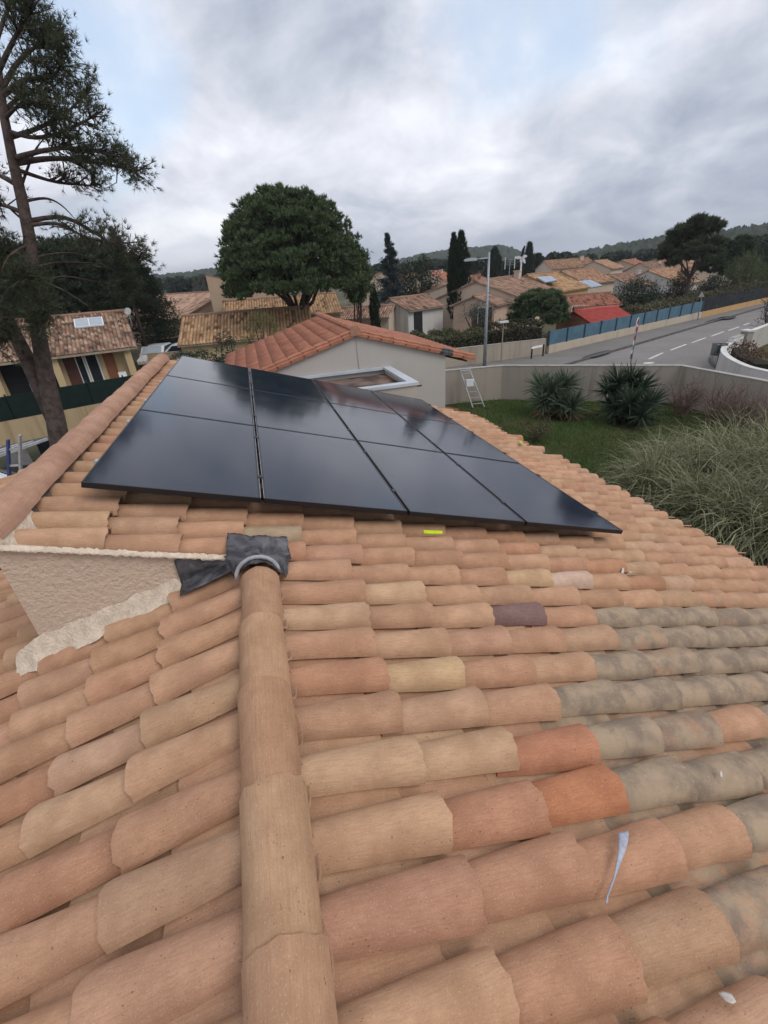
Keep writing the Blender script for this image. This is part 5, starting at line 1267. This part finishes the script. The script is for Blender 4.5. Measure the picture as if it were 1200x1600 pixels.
cfA, cfB = spot(215, 515, 45), spot(292, 510, 44); cf = thing('yard_fence', 'dark mesh fence at the back of the car courtyard under the cedar', 'fence', cfA)
for i in range(4):
    a = cfA.lerp(cfB, i / 4); e_ = cfA.lerp(cfB, (i + .97) / 4); mb = MB(); mb.prism([(a.x, a.y, ZG), (e_.x, e_.y, ZG), (e_.x, e_.y, ZG + 1.5), (a.x, a.y, ZG + 1.5)], (0, .04, 0)); mb.build('fence_panel', SCREEN, cf, True)
    mb = MB(); mb.bar((a.x, a.y - .05, ZG), (a.x, a.y - .05, ZG + 1.6), .06); mb.build('post', BLACKMETAL, cf, True)
struct(sheet('courtyard', [spot(205, 540, 33), spot(330, 540, 33), spot(330, 500, 50), spot(200, 500, 50)], ZG - .02, gmat('sandy_ground', (.30, .23, .16), (.26, .20, .14), (.22, .17, .12), .4)))
# ------------------------------------------------------------------ trees
PINE = leafmat('pine_needles', (0.0240, 0.0510, 0.0180), (0.0750, 0.1230, 0.0420), (0.0525, 0.0750, 0.0300), .6, .12)
PINE_B = leafmat('bright_pine_needles', (.042, .070, .030), (.125, .170, .078), (.070, .102, .046), .6, .12)
PINE_D = leafmat('dark_pine_needles', (0.0224, 0.0352, 0.0192), (0.0544, 0.0736, 0.0384), (0.0480, 0.0544, 0.0320), .6, .1)
PINE_L = leafmat('aleppo_pine_needles', (0.0300, 0.0450, 0.0240), (0.0825, 0.0990, 0.0540), (0.0675, 0.0720, 0.0420), .6, .15)
CYPR = leafmat('cypress_leaf', (0.0140, 0.0252, 0.0154), (0.0392, 0.0560, 0.0308), None, .7, .05)
SPRUCE = leafmat('blue_spruce_needles', (0.0280, 0.0448, 0.0476), (0.0700, 0.0952, 0.0980), None, .6, .1)
OLIVE = leafmat('olive_leaf', (.065, .080, .065), (.13, .15, .125), None, .6, .2)
HEDGE = leafmat('hedge_leaf', (0.0420, 0.0540, 0.0210), (0.1125, 0.1200, 0.0510), (0.0825, 0.0750, 0.0390))
LAUREL = leafmat('dark_evergreen_leaf', (0.0180, 0.0300, 0.0195), (0.0480, 0.0630, 0.0390))
WILLOW = leafmat('willow_leaf', (.055, .075, .028), (.105, .125, .055))
BROWNL = leafmat('brown_winter_leaf', (.060, .042, .028), (.105, .075, .05))
rt = np.random.default_rng(77)
def sph(n, r): return nrm(r.normal(0, 1, (n, 3)))
def dist_to(p): return math.hypot(p.x - CAM.x, p.y - CAM.y)
def clump_tufts(centers, radii, per, nn, Ln, Wd, r, updir=.5, shell=.55, flat=.7):
    P = []; Dn = []
    for c, ra in zip(centers, radii):
        d = sph(per, r); d[:, 2] = np.where(d[:, 2] < -.35, -d[:, 2] * .5, d[:, 2])
        rad = ra * (shell + (1 - shell) * r.uniform(0, 1, (per, 1)) ** .5)
        P.append(c + d * rad * np.array([1, 1, flat])); Dn.append(nrm(d + np.array([0, 0, updir])))
    return tufts(np.concatenate(P), np.concatenate(Dn), nn, Ln, Wd, .45, r)
def limb(mb, a, b, r0, r1_, r, sag=0.0, n=5, wob=.04, k=6):
    a, b = Vector(a), Vector(b); L_ = (b - a).length; pts = []
    for i in range(n + 1):
        t = i / n; p = a.lerp(b, t) + Vector(r.normal(0, wob * L_ * .25, 3)) * (1 if 0 < i < n else 0); p.z += sag * L_ * math.sin(t * math.pi); pts.append(p)
    mb.tube(pts, [r0 + (r1_ - r0) * i / n for i in range(n + 1)], k, cap=False); return pts
def stone_pine(name, label, base_px, dist, cx, cy_top, cy_bot, half_px, nclump, matl, r, trunk_r=.28, split=None, per=26, nn=9, Ln=.30, Wd=.05, lean=0.0):
    b = spot(*base_px, dist); t = thing(name, label, 'tree', b)
    pm = 795 / dist; top = atd(cx, cy_top, dist).z; bot = atd(cx, cy_bot, dist).z; cc = atd(cx, (cy_top + cy_bot) / 2, dist); Rw = half_px / pm; Hh = top - bot
    C = Vector((cc.x, cc.y, bot)); cs_l = []; rs = []
    for i in range(nclump):
        for _ in range(50):
            d = sph(1, r)[0]
            if d[2] > -.12: break
        rho = r.uniform(.78, 1.0) ** 1; q = np.array([d[0] * Rw * rho, d[1] * Rw * rho, max(-.02, d[2]) ** .8 * Hh * rho if d[2] > 0 else d[2] * Hh * .5])
        sc = 1 + .10 * math.sin(3 * math.atan2(q[1], q[0]) + 1.3); cs_l.append(np.array(C) + q * np.array([sc, sc, 1])); rs.append(r.uniform(.10, .17) * Rw)
    for i in range(nclump // 5):                         # inner clumps close the crown's heart
        d = sph(1, r)[0]; rho = r.uniform(.25, .7); cs_l.append(np.array(C) + np.array([d[0] * Rw * rho, d[1] * Rw * rho, (.12 + .5 * abs(d[2])) * Hh])); rs.append(r.uniform(.12, .18) * Rw)
    fork = Vector((b.x, b.y, b.z + (bot - b.z) * .62)) ; mb = MB()
    tr_pts = limb(mb, b - ZUP * .3, fork, trunk_r, trunk_r * .8, r, 0, 4, .02, 9); mb.build('trunk', BARKP, t, True, True)
    mb = MB(); main = []
    for i in range(9):
        a = i * 2.4 + r.uniform(-.3, .3); e_ = C + Vector((math.cos(a) * Rw * .55, math.sin(a) * Rw * .55, Hh * r.uniform(.12, .45))); main.append(e_); limb(mb, fork, e_, trunk_r * .5, trunk_r * .22, r, -.06, 5, .08)
    for c in cs_l:
        m0 = min(main, key=lambda e_: (e_ - Vector(c)).length); limb(mb, m0, Vector(c), trunk_r * .18, trunk_r * .06, r, .03, 3, .08, 4)
    mb.build('limbs', BARKP, t, True, True, None, False)
    v, f = clump_tufts(cs_l, rs, per, nn, Ln, Wd, r, .9, .5, .62); link('crown', mesh_np('crown', v, f), matl, t, True)
    return t
stone_pine('stone_pine', 'big round stone pine with broad bright green crown behind the annex', (470, 492), 36, 446, 297, 450, 104, 560, PINE_B, rt, .30, per=34, nn=9, Ln=.28, Wd=.075)
stone_pine('stone_pine', 'wide dark umbrella pine behind the yellow veranda house', (100, 520), 50, 108, 374, 486, 92, 520, PINE_D, rt, .35, per=30, nn=9, Ln=.36, Wd=.10)
stone_pine('pine_tree', 'tall dark pine with leaning trunk beyond the blue fence', (1068, 475), 62, 1086, 337, 408, 36, 90, PINE_L, rt, .2, per=24, nn=9, Ln=.5, Wd=.13)
stone_pine('pine_tree', 'dark pine mass right of the tall pine above the far street', (1142, 460), 80, 1142, 372, 425, 32, 90, PINE_D, rt, .3, per=22, nn=8, Ln=.55, Wd=.15)
stone_pine('round_pine', 'young round green pine behind the stained street wall', (840, 520), 40, 845, 453, 500, 42, 170, PINE_B, rt, .12, per=26, nn=9, Ln=.26, Wd=.06)
# low hanging foliage fills of the dark umbrella pine and the tall pine
def blob_tree(name, label, base_px, dist, blobs, matl, r, leaf=.16, dens=60, asp=.55, trunk=.14, cat='tree', needle=None, group=None, zb=ZG):
    """blobs: (px, py, rad_px, dd) crown lobes; leaves scattered through each with gaps"""
    b = spot(*base_px, dist, zb); t = thing(name, label, cat, b, 0, group); pm = 795 / dist; P = []; cl = []
    mb = MB(); fork = None
    for (px, py, rp, dd) in blobs:
        c = np.array(atd(px, py, dist + dd)); ra = rp / pm; cl.append(c)
        k = max(5, int(dens * (ra ** 2) * .9)); sub = c + sph(k, r) * ra * r.uniform(.55, 1.0, (k, 1)) * np.array([1, 1, .9])
        for s_ in sub:
            m_ = 26; P.append(s_ + r.normal(0, ra * .13 + leaf * .5, (m_, 3)))
    if trunk:
        for c in cl: limb(mb, b - ZUP * .2, Vector(c), trunk, trunk * .35, r, 0, 4, .07, 5)
        mb.build('trunk', BARK, t, True, True, None, False)
    P = np.concatenate(P); P = P[P[:, 2] > zb + .05]
    if needle: v, f = tufts(P, nrm(r.normal(0, 1, P.shape) + np.array([0, 0, .4])), 3, needle[0], needle[1], .5, r)
    else: v, f = leaves(P, leaf, r, asp)
    link('crown', mesh_np('crown', v, f), matl, t, True); return t
blob_tree('pine_tree', 'smaller round pine crown hanging beside the big stone pine', (562, 492), 38, [(556, 402, 17, 0), (562, 422, 20, .3), (548, 440, 18, -.3), (566, 448, 15, 0), (555, 465, 12, 0)], PINE_B, rt, .1, 60, .5, .09, 'tree', (.30, .06))
# twin cypress, small cypress, far cypresses
def cypress(label, base_px, dist, spires, r, matl=CYPR, name='cypress'):
    b = spot(*base_px, dist); t = thing(name, label, 'tree', b); pm = 795 / dist; Pl = []; Dl = []; mb = MB()
    for (px, py_top, hw) in spires:
        q = spot(px, 480, dist); zt__ = atd(px, py_top, dist).z; H_ = zt__ - ZG; n = int(1500 * H_ / 8)
        s = r.uniform(0, 1, n) ** .8; a = r.uniform(0, 6.283, n); rad = hw / pm * np.minimum(1, (1 - s) * 3.0) ** .7 * (.9 + .25 * np.sin(a * 5 + s * 23)) * np.minimum(1, .55 + s * 2.5) * r.uniform(.7, 1.03, n)
        Pl.append(np.stack([q.x + rad * np.cos(a), q.y + rad * np.sin(a), ZG + .3 + s * (H_ - .3)], 1)); Dl.append(np.stack([np.cos(a) * .35, np.sin(a) * .35, np.ones(n)], 1)); mb.tube([(q.x, q.y, ZG - .1), (q.x, q.y, ZG + H_ * .9)], [.12, .03], 6)
    mb.build('trunk', BARK, t, True, True)
    v, f = tufts(np.concatenate(Pl), nrm(np.concatenate(Dl)), 5, .38 * dist / 50, .09 * dist / 50, .22, r); link('crown', mesh_np('crown', v, f), matl, t, True); return t
cypress('tall twin cypress with two dark spires behind the street lamp', (716, 505), 50, [(708, 368, 8), (719, 364, 13), (713, 395, 13)], rt)
cypress('small dark narrow cypress beside the white garage', (586, 505), 40, [(585, 448, 7)], rt)
for (px, tp_, d_, hw, lab) in ((769, 391, 110, 9, 'dark pointed cypress behind the lamp arm'), (820, 384, 120, 5, 'slim cypress tip behind the wind turbine'), (833, 402, 130, 6, 'short cypress in the dark tree belt right of the turbine'), (852, 404, 135, 7, 'blunt cypress in the dark tree belt before the pale long house')):
    cypress(lab, (px, 440), d_, [(px, tp_, hw)], rt)
# spruce
def conifer(label, base_px, dist, px, top_py, bot_py, half_px, r, matl, levels=22, name='spruce'):
    b = spot(*base_px, dist); t = thing(name, label, 'tree', b); pm = 795 / dist; zt__ = atd(px, top_py, dist).z; zb_ = atd(px, bot_py, dist).z
    mb = MB(); mb.tube([b - ZUP * .1, (b.x, b.y, zt__)], [.18, .02], 6); mb.build('trunk', BARK, t, True, True); mb = MB(); P = []; Dd = []
    for i in range(levels):
        s = i / (levels - 1); z_ = zb_ + (zt__ - zb_) * s; R0 = half_px / pm * (1 - s) ** .8 + .08
        for k in range(7 if s < .8 else 4):
            a = r.uniform(0, 6.283); ln = R0 * r.uniform(.6, 1.15); o_ = Vector((b.x, b.y, z_)); e_ = o_ + Vector((math.cos(a) * ln, math.sin(a) * ln, ln * r.uniform(-.15, .35))); mb.tube([o_, o_.lerp(e_, .5) - ZUP * .05 * ln, e_], [.03, .02, .008], 4, cap=False)
            for q in np.linspace(.2, 1, 9):
                for _ in range(4): P.append(np.array(o_.lerp(e_, q)) + r.normal(0, .07 + .05 * ln, 3)); Dd.append(np.array((e_ - o_).normalized()))
    mb.build('limbs', BARK, t, True, False, None, False)
    v, f = tufts(np.array(P), np.array(Dd), 6, .22 * dist / 50, .045 * dist / 50, .6, r); link('crown', mesh_np('crown', v, f), matl, t, True); return t
conifer('blue green spruce with spiky top between the stone pine and the cypress', (612, 480), 52, 611, 367, 470, 24, rt, SPRUCE)
conifer('dark cedar with layered drooping boughs behind the yellow house gable', (245, 520), 42, 246, 398, 532, 46, rt, CYPR, 34, 'cedar')
conifer('dark spiky conifer top rising over the umbrella pine', (216, 500), 40, 212, 358, 470, 24, rt, PINE_D, 16, 'conifer')
blob_tree('evergreen_tree', 'dark broad evergreen tree right of the blue green spruce', (655, 485), 54, [(640, 425, 16, 0), (662, 418, 17, .5), (650, 445, 22, -.5), (672, 440, 15, .3), (630, 448, 16, 0), (600, 460, 14, 1), (625, 468, 16, -.5), (650, 462, 16, 0)], LAUREL, rt, .22, 26, .5, .16)
blob_tree('olive_tree', 'silvery olive tree behind the hedge left of the lamp post', (742, 520), 41, [(735, 482, 14, 0), (755, 480, 14, .3), (745, 494, 15, -.3), (768, 492, 10, .2), (727, 495, 10, 0)], OLIVE, rt, .13, 40, .35, .09)
blob_tree('evergreen_shrub', 'large dark evergreen shrub between the red cabin and the tall pine', (998, 500), 56, [(985, 460, 20, 0), (1005, 455, 20, .5), (1000, 478, 24, -.5), (1022, 472, 16, .2), (975, 478, 16, 0), (1012, 490, 16, -.6)], LAUREL, rt, .2, 30, .5, .12, 'shrub')
blob_tree('brown_shrub', 'brownish ivy covered shrub at the foot of the tall right pine', (1062, 480), 66, [(1066, 438, 15, 0), (1060, 455, 16, .4), (1050, 468, 13, 0), (1074, 462, 11, -.4)], leafmat('brownish_shrub_leaf', (.030, .026, .018), (.060, .048, .032)), rt, .2, 30, .5, .1, 'shrub')
blob_tree('round_shrub', 'round dark shrub in front of the cream blank wall', (1118, 472), 72, [(1108, 448, 12, 0), (1122, 442, 12, .4), (1118, 458, 14, 0), (1100, 460, 10, 0), (1134, 455, 9, 0)], LAUREL, rt, .22, 30, .5, .1, 'shrub')
blob_tree('willow', 'pale olive green willow like tree above the far screen fence', (1165, 470), 74, [(1160, 420, 20, 0), (1175, 425, 18, .5), (1165, 440, 24, -.5), (1150, 435, 16, 0), (1185, 440, 14, 0), (1165, 405, 14, 0)], WILLOW, rt, .2, 22, .3, .15)
blob_tree('evergreen_tree', 'dark evergreen tree at the street end beyond the willow', (1195, 440), 96, [(1192, 400, 18, 0), (1205, 390, 20, 0), (1200, 418, 20, 0), (1222, 405, 22, 1)], LAUREL, rt, .3, 22, .5, .2)
# hedges and bushes behind the stained wall
def hedge(label, pts, h, wd, matl, r, dens=420, leaf=.10, name='hedge', zb=ZG):
    t = thing(name, label, 'hedge', (pts[0].x, pts[0].y, zb)); P = []; mb = MB()
    for a, b in zip(pts[:-1], pts[1:]):
        a, b = Vector((a.x, a.y, 0)), Vector((b.x, b.y, 0)); L_ = (b - a).length; d = (b - a) / L_; nn = Vector((-d.y, d.x, 0)); n = int(dens * L_ * (h + wd)); s = r.uniform(0, L_, n)
        bmp = .16 * np.sin(s * 2.1) + .12 * np.sin(s * 4.7 + 1); k = r.uniform(0, 1, n); o_ = r.uniform(-.5, .5, n) * wd; z_ = np.where(k < .4, h + bmp + r.normal(0, .07, n), r.uniform(.05, 1, n) * (h + bmp)); o_ = np.where(k < .4, o_, np.sign(o_) * wd * .5 + r.normal(0, .08, n))
        P.append(np.stack([a.x + d.x * s + nn.x * o_, a.y + d.y * s + nn.y * o_, zb + z_], 1))
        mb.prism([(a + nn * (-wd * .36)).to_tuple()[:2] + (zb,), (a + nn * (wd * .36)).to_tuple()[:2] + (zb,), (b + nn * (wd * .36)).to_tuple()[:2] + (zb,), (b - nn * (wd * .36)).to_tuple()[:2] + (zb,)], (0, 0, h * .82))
    mb.build('dark_core', plain_cached('hedge_inner_shade', (.018, .018, .010)), t, True)  # solid near-black block behind the leaves; inner shade put in as colour
    v, f = leaves(np.concatenate(P), leaf, r, .55); link('foliage', mesh_np('foliage', v, f), matl, t, True); return t
sw = [FWp[0] + fn * 1.4, FL + fn * 1.3, F0 + fn * 1.4]
hedge('mixed olive green hedge along the stained street wall', [FL + fn * 1.3 - (F0 - FL).normalized() * 5, FL + fn * 1.3, FL.lerp(F0, .5) + fn * 1.3], 1.75, 1.3, HEDGE, rt, 420, .13)
hedge('brownish hedge behind the street wall by the round pine', [FL.lerp(F0, .52) + fn * 1.3, F0 + fn * 1.0], 1.9, 1.4, leafmat('brown_green_hedge_leaf', (.032, .030, .016), (.085, .072, .040), (.075, .055, .035)), rt, 420, .13)
hedge('clipped hedge showing over the dark screen fence up the street', [F1 + fn * .7 + fd * .5, F1 + fn * .7 + fd * 25], 1.75, .9, leafmat('dry_hedge_leaf', (.060, .055, .032), (.12, .105, .065)), rt, 260, .16)
hedge('dry grassy hedge behind the right end of the blue fence', [F0 + fn * 1.2 + fd * fdl * .55, F1 + fn * 1.2], 1.5, 1.2, leafmat('dry_grass_leaf', (.075, .070, .038), (.14, .125, .07)), rt, 260, .16)
b = spot(315, 540, 27); hedge('dark rounded hedge left of the annex under the straw roof', [spot(270, 545, 27), spot(352, 545, 26)], 2.05, 1.6, LAUREL, rt, 260, .11)
blob_tree('broom_bush', 'yellow green feathery bush between the hedge and the annex roof', (415, 520), 27, [(405, 492, 16, 0), (420, 505, 18, .2), (398, 510, 16, 0), (385, 525, 14, 0), (430, 520, 14, 0)], leafmat('broom_leaf', (.075, .085, .028), (.14, .14, .055)), rt, .11, 60, .25, .05, 'shrub')
blob_tree('conifer_bush', 'dark green rounded bush hugging the annex roof corner', (352, 540), 24, [(352, 530, 12, 0), (345, 545, 12, 0), (362, 540, 10, 0)], LAUREL, rt, .1, 70, .5, .05, 'shrub')
for (px, py, h_, d_, lab) in ((228, 560, 1.9, 29, 'bare twiggy shrub at the corner of the yellow house'), (258, 552, 2.2, 31, 'bare little tree between the yellow house and the courtyard')):
    p_ = spot(px, py, d_); bare_shrub(lab, p_, h_, 7, rt, rad=.025)
bare_shrub('bare dark branched tree by the white plot wall', spot(1205, 520, 38), 3.2, 8, rt, 'bare_tree', plain('dark_bare_bark', (.085, .062, .058), .9), .8, 3, .05)
b = spot(1165, 545, 31.0); hedge('reddish brown winter hedge inside the white curved wall', [Vector((p.x + .8, p.y, 0)) for p in (cws[8], cws[13], cws[18])], 1.05, .8, leafmat('russet_leaf', (.075, .035, .022), (.12, .065, .04)), rt, 170, .10, zb=ZG + .1)
bare_shrub('bare pinkish tree far behind the lamp post', spot(742, 440, 90), 4.2, 9, rt, 'bare_tree', plain('pinkish_twigs', (.20, .14, .12), .9), .5, 3, .07)
bare_shrub('bare grey tree in front of the left hills', spot(305, 450, 110), 6.5, 10, rt, 'bare_tree', plain('grey_twigs', (.12, .10, .095), .9), .6, 3, .10)

# the tall double-stemmed pine at the left
DP = 14.0
def tp(px, py, dd=0.0): return atd(px, py, DP + dd)
tall = thing('tall_pine', 'tall double stemmed pine with open needle crown leaning at the left', 'tree', (tp(95, 705).x, tp(95, 705).y, ZG - .6))
mb = MB(); mb.tube([tp(112, 790), tp(98, 715), tp(87, 655), tp(72, 590), tp(60, 520), tp(52, 440), tp(46, 370), tp(34, 310), tp(20, 250), tp(6, 180), tp(-2, 110), tp(-8, 40)], [.27, .245, .215, .185, .16, .14, .12, .11, .095, .08, .06, .035], 12); mb.build('trunk', BARKP, tall, True, True)
mb = MB(); mb.tube([tp(86, 660, .1), tp(62, 605, .2), tp(42, 560, .3), tp(22, 520, .4), tp(2, 480, .5), tp(-25, 430, .6), tp(-60, 350, .8)], [.19, .18, .165, .145, .125, .10, .07], 11); mb.build('trunk', BARKP, tall, True, True)
rp_ = np.random.default_rng(9); P = []; Dd = []; lm = MB()
def bough(pts, rad, tips, spread, nt, start=.35, dense=1.0):
    """main limb through pixel points, side twigs carrying needle tufts"""
    W3 = [tp(*q) for q in pts]; sp_ = smooth_path(W3, 4); n = len(sp_); lm.tube(sp_, [rad * (1 - .8 * i / (n - 1)) + .006 for i in range(n)], 6, cap=False)
    for k in range(tips):
        t_ = start + (1 - start) * rp_.uniform(0, 1) ** .8; i0 = min(int(t_ * (n - 1)), n - 2); o_ = sp_[i0].lerp(sp_[i0 + 1], t_ * (n - 1) - i0); d = (sp_[i0 + 1] - sp_[i0]).normalized()
        ln = spread * rp_.uniform(.4, 1.1); e_ = o_ + (d * .7 + Vector(rp_.normal(0, .65, 3)) + ZUP * .25).normalized() * ln; m_ = o_.lerp(e_, .5) + Vector(rp_.normal(0, .05, 3)); lm.tube([o_, m_, e_], [.016, .011, .005], 4, cap=False)
        for j in range(nt):
            q = o_.lerp(e_, rp_.uniform(.35, 1.05)); P.append(np.array(q) + rp_.normal(0, .085, 3)); Dd.append(np.array((e_ - o_).normalized()) + np.array((0, 0, .35)))
# crown top
for pts, rad, tips, spr, nt in [
    ([(2, 140, 0), (30, 95, .2), (62, 70, .4), (88, 62, .5)], .05, 46, .62, 9), ([(-2, 110, 0), (28, 50, -.3), (50, 18, -.4)], .045, 44, .6, 9), ([(-5, 60, 0), (10, 20, .3), (22, -15, .3)], .04, 36, .6, 9), ([(2, 150, 0), (40, 125, -.3), (80, 120, -.5), (96, 100, -.6)], .05, 44, .55, 9), ([(-2, 100, 0), (-30, 60, .5), (-60, 20, .8)], .05, 40, .7, 9), ([(5, 175, 0), (35, 150, .5), (70, 145, .8)], .04, 34, .5, 8), ([(8, 185, 0), (30, 165, -.6), (60, 160, -1)], .035, 28, .5, 8), ([(-3, 130, 0), (-40, 120, .4), (-80, 90, .6)], .05, 36, .7, 9),
    ([(14, 215, 0), (60, 200, .2), (105, 175, .4), (135, 145, .5)], .05, 40, .52, 8), ([(12, 205, 0), (55, 215, -.4), (100, 205, -.8), (150, 180, -1)], .045, 36, .5, 8), 
    ([(24, 255, 0), (75, 248, .1), (130, 250, .2), (190, 262, .3), (212, 270, .3)], .06, 62, .52, 8), ([(20, 248, 0), (70, 235, -.5), (120, 232, -.8), (185, 245, -1.2)], .05, 48, .5, 8), ([(26, 265, 0), (90, 285, .4), (150, 290, .8)], .04, 30, .45, 6),
    ([(28, 290, 0), (-10, 270, .4), (-50, 260, .8)], .05, 34, .6, 8), ([(40, 335, 0), (0, 320, .4), (-45, 330, .6)], .05, 36, .6, 8),
    ([(46, 345, 0), (100, 340, .2), (150, 365, .4), (190, 392, .5), (225, 405, .6)], .05, 46, .45, 7), ([(46, 352, 0), (90, 350, -.4), (140, 372, -.8), (200, 380, -1.1)], .04, 34, .42, 6)]:
    bough(pts, rad, tips, spr, nt)
# foliage of the second stem, low at the left edge
for pts, rad, tips, spr, nt in [([(20, 515, .4), (-5, 470, .2), (-20, 430, 0)], .06, 46, .6, 9), ([(5, 485, .5), (25, 450, -.2), (40, 430, -.6)], .04, 36, .5, 9), ([(25, 525, .4), (10, 500, -.5), (-15, 510, -.8)], .04, 36, .55, 9), ([(0, 480, .5), (-10, 420, .4), (10, 385, .2)], .05, 40, .55, 9), ([(40, 555, .3), (15, 530, -.5), (-10, 545, -.7)], .035, 26, .5, 8), ([(58, 500, 0), (75, 490, -.5), (62, 520, -.8)], .03, 26, .4, 8), ([(62, 530, 0), (50, 500, -.6), (70, 470, -.7)], .03, 24, .4, 8)]:
    bough(pts, rad, tips, spr, nt)
# bare dead limbs
for pts in [[(52, 440, 0), (80, 445, -.2), (110, 460, -.3), (140, 480, -.4)], [(50, 405, 0), (75, 398, .2), (110, 395, .3), (140, 402, .4)], [(54, 450, 0), (95, 432, -.3), (150, 440, -.4)], [(50, 420, 0), (90, 410, .2), (160, 412, .4)], [(44, 350, 0), (20, 330, .3), (0, 310, .4)], [(48, 380, 0), (15, 400, -.3), (0, 430, -.3)], [(36, 315, 0), (70, 310, .3), (95, 320, .3), (120, 345, .2)], [(30, 300, 0), (52, 240, .3), (70, 215, .3)]]:
    W3 = smooth_path([tp(*q) for q in pts], 4); lm.tube(W3, [.035 * (1 - .8 * i / (len(W3) - 1)) for i in range(len(W3))], 5, cap=False)
lm.build('limbs', BARKP, tall, True, True, None, False)
v, f = tufts(np.array(P), nrm(np.array(Dd)), 12, .14, .010, .6, rp_); link('crown', mesh_np('crown', v, f), PINE_L, tall, True)

# ------------------------------------------------------------------ tree belt and hills
def belt(label, spots, matl, r, leaf, name='tree_belt'):
    P = []
    for (px, py, dist, rp__) in spots:
        c = np.array(atd(px, py, dist)); ra = rp__ * dist / 795; n = 260; q = c + sph(n, r) * ra * r.uniform(.5, 1, (n, 1)) * np.array([1, 1, .8]); P.append(q)
    v, f = leaves(np.concatenate(P), leaf, r, .7); o = link(name, mesh_np(name, v, f), matl); return tag(o, label, 'woodland', None, 'stuff')
sp1 = [(rt.uniform(735, 885), 0, rt.uniform(125, 190), rt.uniform(6, 11)) for _ in range(90)]
sp1 = [(a, hz(a) + rt.uniform(-3, 18), c, d) for a, _, c, d in sp1]
belt('dark green belt of trees behind the roofs left of the wooded ridge', sp1, CYPR, rt, 1.3)
sp2 = [(a, hz(a) + rt.uniform(-6, 16), rt.uniform(140, 260), rt.uniform(6, 10)) for a in rt.uniform(560, 735, 80)] + [(a, hz(a) + rt.uniform(-8, 12), rt.uniform(150, 240), rt.uniform(6, 11)) for a in rt.uniform(200, 345, 70)]
belt('mixed dark trees in front of the middle and left hills', sp2, LAUREL, rt, 1.5)
sp3 = [(a, hz(a) + rt.uniform(-6, 14), rt.uniform(150, 240), rt.uniform(6, 11)) for a in rt.uniform(1110, 1290, 90)]
belt('dark trees in front of the right wooded ridge above the street end', sp3, LAUREL, rt, 1.5)
sp4 = [(a, hz(a) + rt.uniform(2, 8), rt.uniform(170, 260), rt.uniform(5, 8)) for a in rt.uniform(880, 1110, 60)]
belt('low dark trees in front of the right wooded ridge behind the far roofs', sp4, LAUREL, rt, 1.5)
HILL = gmat('wooded_hill', (.022, .034, .018), (.040, .050, .026), (.014, .022, .012), .06)
def hill(name, prof, dist, depth, r, lump=3.0, step=3.0):
    """prof: (px, py) skyline; ridge built at that distance with a long front slope and lumpy tree cover"""
    xs_ = np.array([p[0] for p in prof], float); ys_ = np.array([p[1] for p in prof], float)
    pxs = np.arange(xs_[0], xs_[-1] + .1, step * 795 / dist); nv = 34; V = []
    for px in pxs:
        py = np.interp(px, xs_, ys_); d = ray(px, py); hl = math.hypot(d.x, d.y); ux_, uy__ = d.x / hl, d.y / hl; zt__ = CAM.z + d.z / hl * dist
        for k in range(nv):
            s = k / (nv - 1); dd_ = dist - depth + 2 * depth * s; h_ = ZG + (zt__ - ZG) * math.sin(s * math.pi) ** .8 if zt__ > ZG else ZG; h_ += (r.uniform(-1, 1) * lump * .5) * (0.3 + math.sin(s * math.pi))
            V.append((CAM.x + ux_ * dd_ + r.normal(0, .6), CAM.y + uy__ * dd_ + r.normal(0, .6), h_))
    n = len(pxs); Fq = [(i * nv + k, (i + 1) * nv + k, (i + 1) * nv + k + 1, i * nv + k + 1) for i in range(n - 1) for k in range(nv - 1)]
    return struct(link(name, mesh_np(name, np.array(V), np.array(Fq), False), HILL))
hill('hill', [(520, 432), (575, 422), (620, 408), (660, 398), (700, 392), (740, 388), (775, 385), (800, 388), (815, 395), (835, 404), (850, 410)], 750, 230, rt, 4)
hill('wooded_ridge', [(830, 412), (870, 404), (900, 398), (940, 388), (980, 381), (1020, 375), (1060, 370), (1120, 362), (1180, 355), (1240, 348), (1330, 342)], 520, 160, rt, 4.5)
hill('hill', [(120, 440), (180, 436), (240, 432), (275, 429), (310, 424), (345, 420), (400, 418), (470, 424), (540, 430)], 650, 180, rt, 4)
hill('far_hill', [(400, 438), (600, 428), (780, 412), (820, 406), (860, 402), (920, 399), (980, 398), (1100, 396)], 2600, 500, rt, 8, 9)

# ------------------------------------------------------------------ haze
hm = bpy.data.materials.new('pale_haze'); hm.use_nodes = True; ht = hm.node_tree; ht.nodes.clear()
ho = ht.nodes.new('ShaderNodeOutputMaterial'); hv = ht.nodes.new('ShaderNodeVolumePrincipled'); hv.inputs['Color'].default_value = (.86, .92, 1.0, 1); hv.inputs['Density'].default_value = HAZE; hv.inputs['Anisotropy'].default_value = .2
ht.links.new(hv.outputs[0], ho.inputs['Volume'])
mb = MB(); mb.box((8, 20, 60), (10400, 10400, 132)); hzo = mb.build('haze', hm); hzo['kind'] = 'stuff'; tag(hzo, 'thin pale blue haze over the whole valley', 'haze')
hzo.location = (0, 0, 0)
